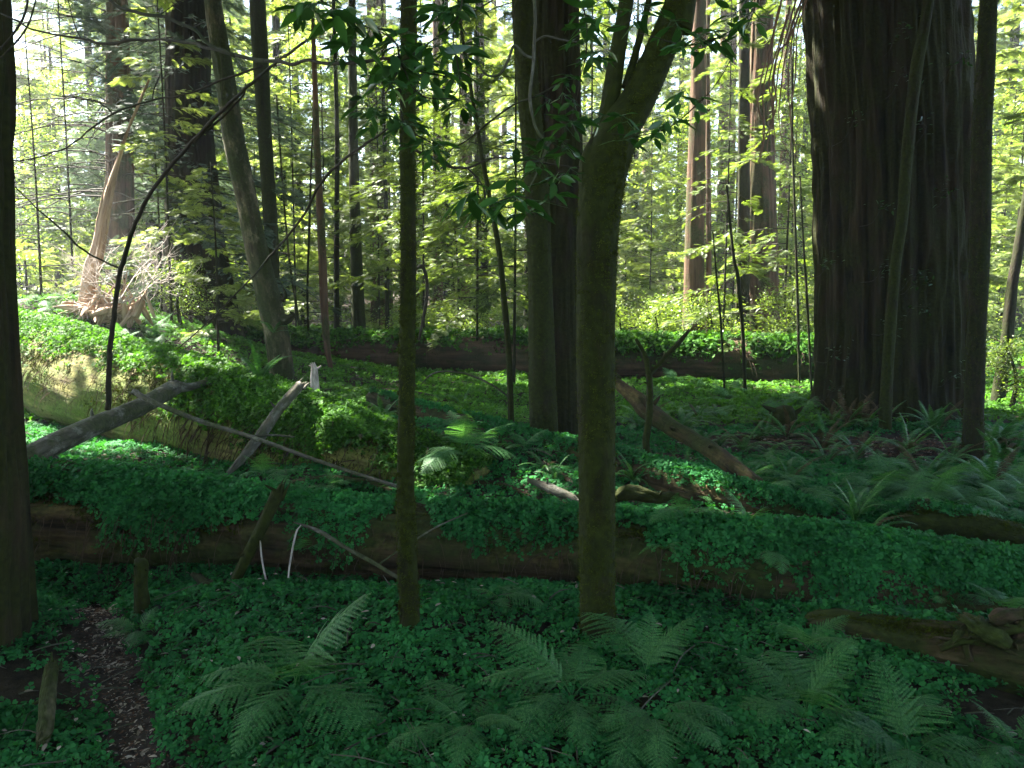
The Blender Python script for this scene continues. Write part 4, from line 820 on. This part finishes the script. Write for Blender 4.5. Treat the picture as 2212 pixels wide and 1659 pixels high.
fpx(1850, 1130, 'sword', 9, .62, 'upright sword fern behind the front log at right', Y_=7.6, which=[2, 0])
fpx(1880, 1160, 'sword', 4, .42, 'sword fern with one white sunlit frond arching right', Y_=6.9, az0=rad(10), spread=1., which=[0, 1], mixdead=.3)
fpx(2010, 1300, 'lady', 6, .38, 'fern hanging on the sorrel bank above the rotting log', Y_=5.9)
fpx(2170, 1330, 'lady', 6, .40, 'fern near the right edge above the rotting log', Y_=5.6)
fpx(2080, 1240, 'lady', 5, .36, 'dim fern on the right part of the front log', Y_=6.2)
fpx(650, 1200, 'lady', 3, .28, 'small fern in the dark hollow by the pale twigs', Y_=6.6)
fpx(1440, 1190, 'sword', 5, .32, 'small sword fern drooping down the front log right of the forking tree', Y_=6.2, az0=rad(-90), spread=2.5)
fpx(1770, 985, 'sword', 14, .75, 'brown-centred sword fern left of the foot of the giant redwood', mixdead=.6)
fpx(1850, 1000, 'sword', 12, .80, 'half dead sword fern in front of the giant redwood', mixdead=.5)
fpx(1700, 950, 'sword', 10, .7, 'withered sword fern in brown litter near the small sunlit stump', mixdead=.7)
fpx(1960, 985, 'sword', 12, .85, 'sword fern right under the giant redwood', mixdead=.15)
fpx(1800, 905, 'sword', 9, .7, 'sword fern at the left corner of the giant redwood', mixdead=.3)
fpx(2010, 935, 'sword', 10, .8, 'upright blue-green sword fern between the giant and the wavy trunk', which=[2, 0])
fpx(2130, 1060, 'lady', 9, .8, 'pale-tipped fern at the foot of the wavy trunk')
fpx(2010, 1090, 'lady', 9, .75, 'broad lady fern in the shade left of the wavy trunk')
fpx(2230, 1100, 'lady', 8, .8, 'fern at the right edge behind the low mossy log')
fpx(1930, 1050, 'lady', 9, .7, 'feathery lady fern before the giant redwood')
fpx(590, 720, 'sword', 6, .7, 'small sword fern behind the foot of the peeling tree', Y_=20)
for a_ in [(880, 905, 'lady', 7, .5, 'low fern behind the slim foreground tree on the narrow decaying log'), (1130, 975, 'lady', 6, .5, 'fern arching over the narrow decaying log left of the forking tree'), (700, 915, 'lady', 6, .5, 'small bright fern on the sorrel slope above the diagonal grey branch'), (830, 1000, 'sword', 9, .5, 'dark sword fern just left of the slim foreground tree on the slope'),
        (640, 960, 'dead', 9, .5, 'brown withered fern hanging at the end of the huge log'), (930, 985, 'dead', 8, .45, 'brown withered fern right of the slim foreground tree'), (1200, 1040, 'sword', 7, .4, 'small sword fern beside the splintered pale wood'), (720, 1060, 'lady', 6, .4, 'fern between the front log and the slope, under the long pole'), (400, 1030, 'lady', 5, .35, 'little fern on the front log at left'), (1000, 880, 'sword', 9, .6, 'sword fern on the mound left of the bent sapling')]:
    fpx(*a_)
for k, (lb, q) in enumerate([('fallen brown limb on the slope between the two near trunks', [(900, 1010, 9.9, 10), (980, 1040, 9.3, 16), (1080, 1050, 8.9, 18), (1150, 1075, 8.5, 8)]), ('rotting branch lying under the end of the huge log', [(590, 1050, 9.3, 8), (700, 1035, 9.4, 18), (800, 1045, 9.0, 16), (850, 1062, 8.7, 8)]), ('dark limb half buried in sorrel behind the mound', [(700, 845, 15, 8), (800, 842, 14.6, 13), (900, 852, 14.2, 13), (990, 872, 13.8, 8)]), ('broken limb lying in the brown litter before the giant redwood', [(1560, 930, 13.5, 6), (1640, 948, 13.2, 12), (1760, 940, 13.0, 11), (1830, 955, 12.6, 5)])]):
    q_ = [(a_, b_, float(G(a_, b_+4)[1]), w_) for a_, b_, _, w_ in q]; stick('fallen_branch', lb, q_, 'wood', seg=14, rough=.3, seed=60+k)
# fern patches whose members look alike
def patch(boxes, n, kind, L, label, group, mixdead=0, m=7):
    src = [fern((0, 0, 0), kind, m, L, label, group, mixdead=mixdead) for k in range(2)]; used = [0, 0]
    for k in range(n):
        b = boxes[k % len(boxes)]; q = G(b[0]+(b[2]-b[0])*rf_.rand(), b[1]+(b[3]-b[1])*rf_.rand()); j_ = k % 2
        if not used[j_]: src[j_].location = tuple(float(z_) for z_ in q); used[j_] = 1
        else: copy_thing(src[j_], q, rf_.rand()*6.28, .75+.5*rf_.rand())
patch([(1350, 850, 1740, 930), (1500, 990, 2212, 1075), (1780, 1060, 2212, 1120)], 46, 'lady', .62, 'lady fern in the shaded fern bed right of the forking tree', 'lady ferns in the right-hand fern bed', m=6)
patch([(1770, 905, 2080, 935), (2100, 960, 2212, 1010)], 16, 'sword', .75, 'sword fern in the dark row at the foot of the giant redwood', 'sword ferns around the giant redwood', .3, 8)
patch([(1480, 930, 1900, 1000), (1560, 1000, 2150, 1060), (1380, 900, 1560, 940)], 26, 'sword', .62, 'upright sword fern among the lady ferns right of the forking tree', 'sword ferns in the right-hand fern bed', .1, 9)
patch([(620, 900, 850, 1040), (900, 860, 1240, 1040), (1340, 1000, 1480, 1060)], 16, 'sword', .48, 'small sword fern growing on the mound between the fallen logs', 'sword ferns on the central mound', .15, 8)
patch([(850, 728, 1160, 745), (1340, 735, 1740, 755)], 24, 'lady', .9, 'pale fern growing behind the back log', 'ferns behind the back log', m=6)
patch([(60, 640, 330, 700), (300, 690, 480, 740)], 22, 'lady', .75, 'sunlit fern on the left bank around the snag', 'ferns on the sunlit bank', m=6)
patch([(1380, 820, 1740, 850)], 10, 'lady', .7, 'fern in the light at the foot of the back log, right of the forking tree', 'ferns below the back log', m=6)
for k, (px_, py_, Y_) in enumerate([(120, 718, 17.5), (190, 735, 16.6), (260, 742, 16), (330, 760, 15), (90, 700, 18.2)]):
    fern(P(px_, py_, Y_), 'lady', 6, .55, 'sunlit fern on the top of the huge log, %s' % ['above its bare yellow end', 'second from the left end', 'in the middle of the lit row', 'rightmost of the lit row', 'at the extreme left'][k], 'ferns on the huge log')

# ------------------------------------------------------------------ thin dark branches across the left
def bough(label, paths, mat='twig', name='hanging_branch', seg=7, foliage=None):
    c = P(*paths[0][0][:3]); t = thing(name, c, label, 'branch')
    for k, q in enumerate(paths):
        a = np.array([[*P(x, y, Y_), w_/2/F*Y_] for x, y, Y_, w_ in q]); mb = MB(); tube(mb, a[:, :3], a[:, 3], seg, len(q)*7, .12, 9, seed=k, wob=.02); mb.build('stem' if k == 0 else 'side_branch', M[mat], t, smooth=True)
    return t
bough('dark sapling stem curving from the grey fallen trunk up across the peeling tree', [[(233, 884, 9.6, 13), (236, 767, 9.4, 11), (247, 676, 9.2, 11), (258, 596, 9, 10), (271, 546, 8.8, 10), (291, 487, 8.5, 9), (320, 426, 8.2, 8), (364, 364, 7.9, 8), (418, 302, 7.5, 8), (473, 244, 7.1, 8), (520, 200, 6.8, 7), (582, 146, 6.4, 6), (637, 105, 6, 6), (691, 69, 5.7, 5), (737, 33, 5.4, 4), (780, -20, 5.2, 4)],
       [(258, 580, 9, 4), (182, 542, 9, 4), (135, 498, 9, 4), (73, 444, 9, 3), (15, 385, 9, 2)], [(418, 306, 7.5, 4), (470, 262, 7.2, 5), (520, 212, 6.9, 4), (530, 180, 6.8, 3)]], name='bent_sapling')
bough('long thin branch rising to the right behind the peeling tree', [[(382, 755, 11, 2), (451, 694, 10.6, 3), (500, 645, 10.3, 3), (546, 597, 10, 4), (600, 535, 9.6, 5), (655, 466, 9.2, 5), (691, 397, 8.8, 6), (737, 349, 8.4, 6), (790, 310, 8, 6), (850, 270, 7.6, 5), (885, 240, 7.3, 4)]])
bough('thin dark branch sweeping along the top left to the leafy spray', [[(-20, 20, 4, 3), (36, 47, 3.9, 4), (109, 73, 3.8, 4), (175, 85, 3.7, 5), (218, 93, 3.6, 6), (262, 88, 3.5, 6), (327, 85, 3.4, 5), (400, 91, 3.2, 6), (455, 102, 3, 7), (509, 122, 2.8, 8), (582, 136, 2.6, 8), (655, 135, 2.4, 7), (737, 136, 2.2, 7), (800, 128, 2.1, 7), (862, 130, 2.0, 6)],
       [(225, -8, 3.3, 7), (276, 22, 3.2, 7), (327, 33, 3.1, 7), (382, 45, 3, 7), (418, 65, 2.95, 7), (447, 91, 2.9, 7), (509, 124, 2.8, 7)], [(470, 105, 3, 2), (480, 160, 3, 2), (478, 215, 3, 2)], [(330, 33, 3.1, 2), (380, 10, 3.1, 2), (420, -10, 3.1, 1)]])
bough('fine curved branch crossing the grey sprays of the far left redwood', [[(-10, 348, 8, 2), (73, 342, 7.8, 3), (146, 316, 7.6, 3), (204, 273, 7.4, 4), (255, 240, 7.2, 4), (327, 218, 7, 4), (400, 204, 6.8, 4), (473, 175, 6.6, 5), (567, 142, 6.4, 5)], [(110, 205, 7.4, 2), (180, 212, 7.4, 2), (220, 225, 7.3, 3), (244, 247, 7.2, 3)], [(327, 218, 7, 3), (333, 190, 7, 3), (345, 165, 7, 2)], [(146, 0, 7.4, 2), (160, 50, 7.4, 2), (176, 86, 7.3, 2)]])
bough('two thin branches slanting up in the extreme top left corner', [[(0, 108, 4, 4), (24, 78, 4, 5), (48, 40, 4, 5), (62, -8, 4, 5)], [(0, 126, 4, 3), (32, 92, 4, 4), (60, 55, 4, 4), (80, -8, 4, 3)]])
bough('lichen-white twig hanging down in front of the central redwood', [[(1158, -10, 3, 7), (1155, 30, 3, 7), (1152, 73, 3, 7), (1150, 150, 3, 7), (1147, 218, 3, 7), (1152, 262, 3, 6), (1162, 288, 3, 6), (1176, 306, 3, 6), (1184, 312, 3, 5)], [(1192, 298, 3, 5), (1180, 320, 3, 6), (1170, 349, 3, 6), (1158, 375, 3, 4), (1137, 411, 3, 3)], [(1152, 88, 3, 4), (1175, 76, 3, 4), (1210, 82, 3, 4), (1245, 90, 3, 3)], [(1150, 122, 3, 6), (1130, 115, 3, 6), (1110, 100, 3, 6), (1098, 130, 3, 6), (1080, 160, 3, 6), (1055, 164, 3, 5), (1040, 150, 3, 4), (1036, 135, 3, 3)]], 'grey')
bough('thin curved twig running between the slim tree and the central trunks', [[(900, 325, 3.2, 6), (930, 340, 3.2, 6), (970, 362, 3.2, 6), (1010, 362, 3.1, 5), (1060, 340, 3.1, 4), (1120, 345, 3, 4), (1200, 358, 3, 4), (1253, 364, 3, 3)], [(970, 326, 3.2, 3), (1010, 300, 3.2, 3), (1060, 260, 3.1, 4), (1110, 225, 3.1, 4), (1150, 212, 3, 4), (1205, 180, 3, 3)], [(1010, 305, 3.2, 2), (1080, 320, 3.2, 2), (1150, 340, 3.1, 2)]], 'twig')
bough('leafless drooping twigs hanging left of the top of the giant redwood', [[(1735, -10, 11, 5), (1716, 40, 11, 5), (1700, 90, 11, 4), (1684, 110, 11, 4), (1672, 150, 11, 3), (1668, 220, 11, 3), (1675, 300, 11, 2)]]+[[(1735-8*k+rf_.rand()*10, -8+20*(k % 3), 11, 4), (1722-12*k, 70+20*k, 11, 3), (1700-9*k+rf_.rand()*20, 160+16*k, 11, 3), (1704-12*k+rf_.rand()*20, 250+14*k, 11, 2), (1712-14*k+20*rf_.rand(), 330+16*rf_.rand(), 11, 1.5)] for k in range(8)], 'twigred')

# ------------------------------------------------------------------ leafy tanoak sprays close to the camera
rl = np.random.RandomState(17)
def leafy(label, stems, whorls, mat='tanoak', L=.078):
    c = P(*stems[0][0][:3]); t = thing('leafy_branch', c, label, 'branch'); mb = MB()
    for q in stems: a = np.array([[*P(x, y, Y_), w_/2/F*Y_] for x, y, Y_, w_ in q]); tube(mb, a[:, :3], a[:, 3], 7, len(q)*7, .1, 20, wob=.008)
    mb.build('stem', M['twig'], t, smooth=True); lm = MB()
    whorls = list(whorls)+[(a_+rl.normal()*24, b_+rl.normal()*20, y_+rl.normal()*.12, max(3, n_//2), s_*.9) for a_, b_, y_, n_, s_ in whorls for _ in (0, 1)]
    for px_, py_, Y_, n, s_ in whorls:
        n = int(n*1.2+.5); c = P(px_, py_, Y_); k = np.arange(n); a_ = k*2.4+rl.rand()*6; d = np.column_stack([np.cos(a_), np.sin(a_)*.7, -.38+.55*rl.normal(size=n)*.55]); d = norm(d)
        st = c+d*.018+rl.normal(size=(n, 3))*.008; z = norm(UP*1.+rl.normal(size=(n, 3))*.35-d*.2)
        sc_ = L*s_*(.7+.45*rl.rand(n)); scl = np.column_stack([sc_, sc_*(.75+.3*rl.rand(n)), sc_*(1.2*rl.rand(n))]); scatter(lm, *[LEAF, LEAF, LEAFW][rl.randint(3)], st, frames(d, z), scl)
        for q, w_ in zip(st, d): tube(mb if False else lm, [c, q+w_*.01], [.0012, .001], 3, 2, cap=False)
    lm.build('foliage', M[mat], t, smooth=True); return t
leafy('thick spray of long dark leaves around the top of the slim foreground tree', [[(840, 128, 2.1, 7), (866, 135, 2.05, 6), (910, 150, 2., 4), (960, 165, 2., 3)], [(866, 135, 2.05, 5), (850, 90, 2., 4), (800, 60, 2., 3), (740, 30, 2., 3), (690, 0, 2, 3)], [(866, 135, 2.05, 4), (930, 90, 2, 3), (985, 40, 2, 3), (1000, -10, 2, 3)], [(866, 135, 2.05, 4), (840, 190, 2, 3), (800, 235, 2, 2)], [(866, 135, 2.05, 4), (900, 200, 2, 3), (985, 215, 2, 2)], [(1080, -10, 2.2, 4), (985, 60, 2.2, 3), (990, 160, 2.2, 3), (992, 225, 2.2, 2)]],
      [(866, 135, 2.05, 12, 1.), (850, 90, 2., 6, .9), (800, 60, 2.05, 6, .95), (740, 30, 2., 7, 1.), (690, 5, 2., 6, .9), (655, 10, 2.1, 4, .8), (930, 90, 2.05, 5, .9), (955, 25, 2., 6, .9), (1000, 10, 2.1, 5, .9), (985, 100, 2.2, 6, .9), (990, 160, 2.2, 6, .85), (920, 155, 2., 6, .8), (992, 215, 2.2, 3, .9), (820, 175, 2.05, 5, .8), (905, 195, 2., 5, .7), (770, 100, 2, 3, .9)])
leafy('smaller spray of bluish leaves beside the slim foreground tree', [[(866, 190, 2.3, 4), (830, 240, 2.3, 3), (790, 225, 2.3, 2)], [(866, 190, 2.3, 4), (870, 265, 2.3, 3), (920, 300, 2.3, 3), (950, 325, 2.3, 2)]],
      [(830, 240, 2.3, 6, .75), (790, 222, 2.3, 6, .7), (868, 262, 2.3, 6, .75), (925, 300, 2.3, 5, .7), (905, 185, 2.3, 5, .7), (940, 320, 2.3, 4, .7)])
leafy('spray of long leaves with silver tops hanging left of the central trunks', [[(1010, 362, 2.4, 4), (1040, 400, 2.35, 4), (1058, 438, 2.3, 3), (1110, 425, 2.3, 3), (1150, 430, 2.3, 2)], [(1120, 372, 2.3, 3), (1165, 345, 2.3, 3), (1195, 340, 2.3, 2)]],
      [(1055, 438, 2.3, 8, 1.15), (1090, 425, 2.3, 4, 1.), (1150, 432, 2.3, 2, 1.1), (1165, 345, 2.3, 4, .8), (1195, 385, 2.3, 4, .8), (1020, 395, 2.35, 3, .8), (1185, 300, 2.5, 4, .8)])
leafy('cluster of pendant leaves between the central redwood and the fork', [[(1240, -20, 2.4, 4), (1262, 30, 2.4, 3), (1268, 100, 2.4, 3), (1250, 180, 2.4, 2), (1236, 260, 2.4, 2)], [(1262, 30, 2.4, 3), (1320, 60, 2.4, 2), (1370, 40, 2.4, 2)]],
      [(1258, 20, 2.4, 4, 1.), (1266, 60, 2.4, 4, .9), (1268, 105, 2.4, 4, .9), (1240, 170, 2.5, 5, .6), (1215, 200, 2.5, 6, .6), (1236, 262, 2.4, 5, .8), (1300, 110, 2.5, 5, .7), (1370, 35, 2.5, 4, .8), (1300, 250, 2.5, 3, .8), (1355, 262, 2.4, 2, .8), (1230, 320, 2.6, 5, .6)])
leafy('sparse spray of blue-lit leaves right of the forking limb', [[(1650, -20, 2.3, 4), (1610, 40, 2.3, 3), (1550, 80, 2.3, 3), (1480, 98, 2.3, 3), (1380, 70, 2.3, 2)], [(1640, 0, 2.4, 3), (1560, 160, 2.4, 2), (1480, 250, 2.4, 3), (1400, 290, 2.4, 2), (1320, 290, 2.4, 2)]],
      [(1615, 45, 2.3, 4, .7), (1590, 30, 2.3, 3, .8), (1560, 80, 2.3, 4, .8), (1530, 90, 2.3, 3, .8), (1490, 98, 2.3, 3, .9), (1480, 195, 2.4, 3, .9), (1450, 262, 2.4, 4, .75), (1410, 285, 2.4, 2, .8), (1470, 60, 2.3, 2, .9)])
# sprigs on the giant redwood's face
lm = MB(); sb = MB()
for k in range(16):
    px_ = 1780+rf_.rand()*300; py_ = 60+rf_.rand()*800; n = 10+rf_.randint(14); c = P(px_, py_, 14.7); e = c+norm(np.array([rf_.normal()*.7, -.8, .1]))*.25; a_ = np.array([c[0], 15.6, c[2]-.25])
    tube(sb, [a_, (a_+c)/2+[0, -.1, -.1], c, e], [.008, .006, .005, .003], 4, 10, cap=False); q = c+(e-c)*rf_.rand(n, 1)*1.2+rf_.normal(size=(n, 3))*.1; scatter(lm, *LEAF, q, frames(rf_.normal(size=(n, 3))*[1, 1, .3], UP+rf_.normal(size=(n, 3))*.3), .06+.05*rf_.rand(n))
tag(lm.build('climbing_sprigs', M['tanoak'], tE), kind='stuff'); sb.build('sprig_stems', M['twig'], tE)

# ------------------------------------------------------------------ sunlit haze between the trees
hm, hn, hl = newmat('haze')
hv = N(hn, 'ShaderNodeVolumePrincipled'); hv.inputs['Color'].default_value = (.93, .97, 1, 1); hv.inputs['Density'].default_value = .0008; hv.inputs['Anisotropy'].default_value = .3
ho = N(hn, 'ShaderNodeOutputMaterial'); hl.new(hv.outputs[0], ho.inputs['Volume'])
x0, x1, y0, y1, z0, z1 = -165, 165, -45, 265, -3, 62
hb = np.array([(x, y, z) for z in (z0, z1) for x, y in ((x0, y0), (x1, y0), (x1, y1), (x0, y1))], float)
tag(MB().add(hb, [(3, 2, 1, 0), (4, 5, 6, 7), (0, 1, 5, 4), (1, 2, 6, 5), (2, 3, 7, 6), (3, 0, 4, 7)]).build('haze', hm), kind='stuff')
scn.cycles.volume_bounces = 0
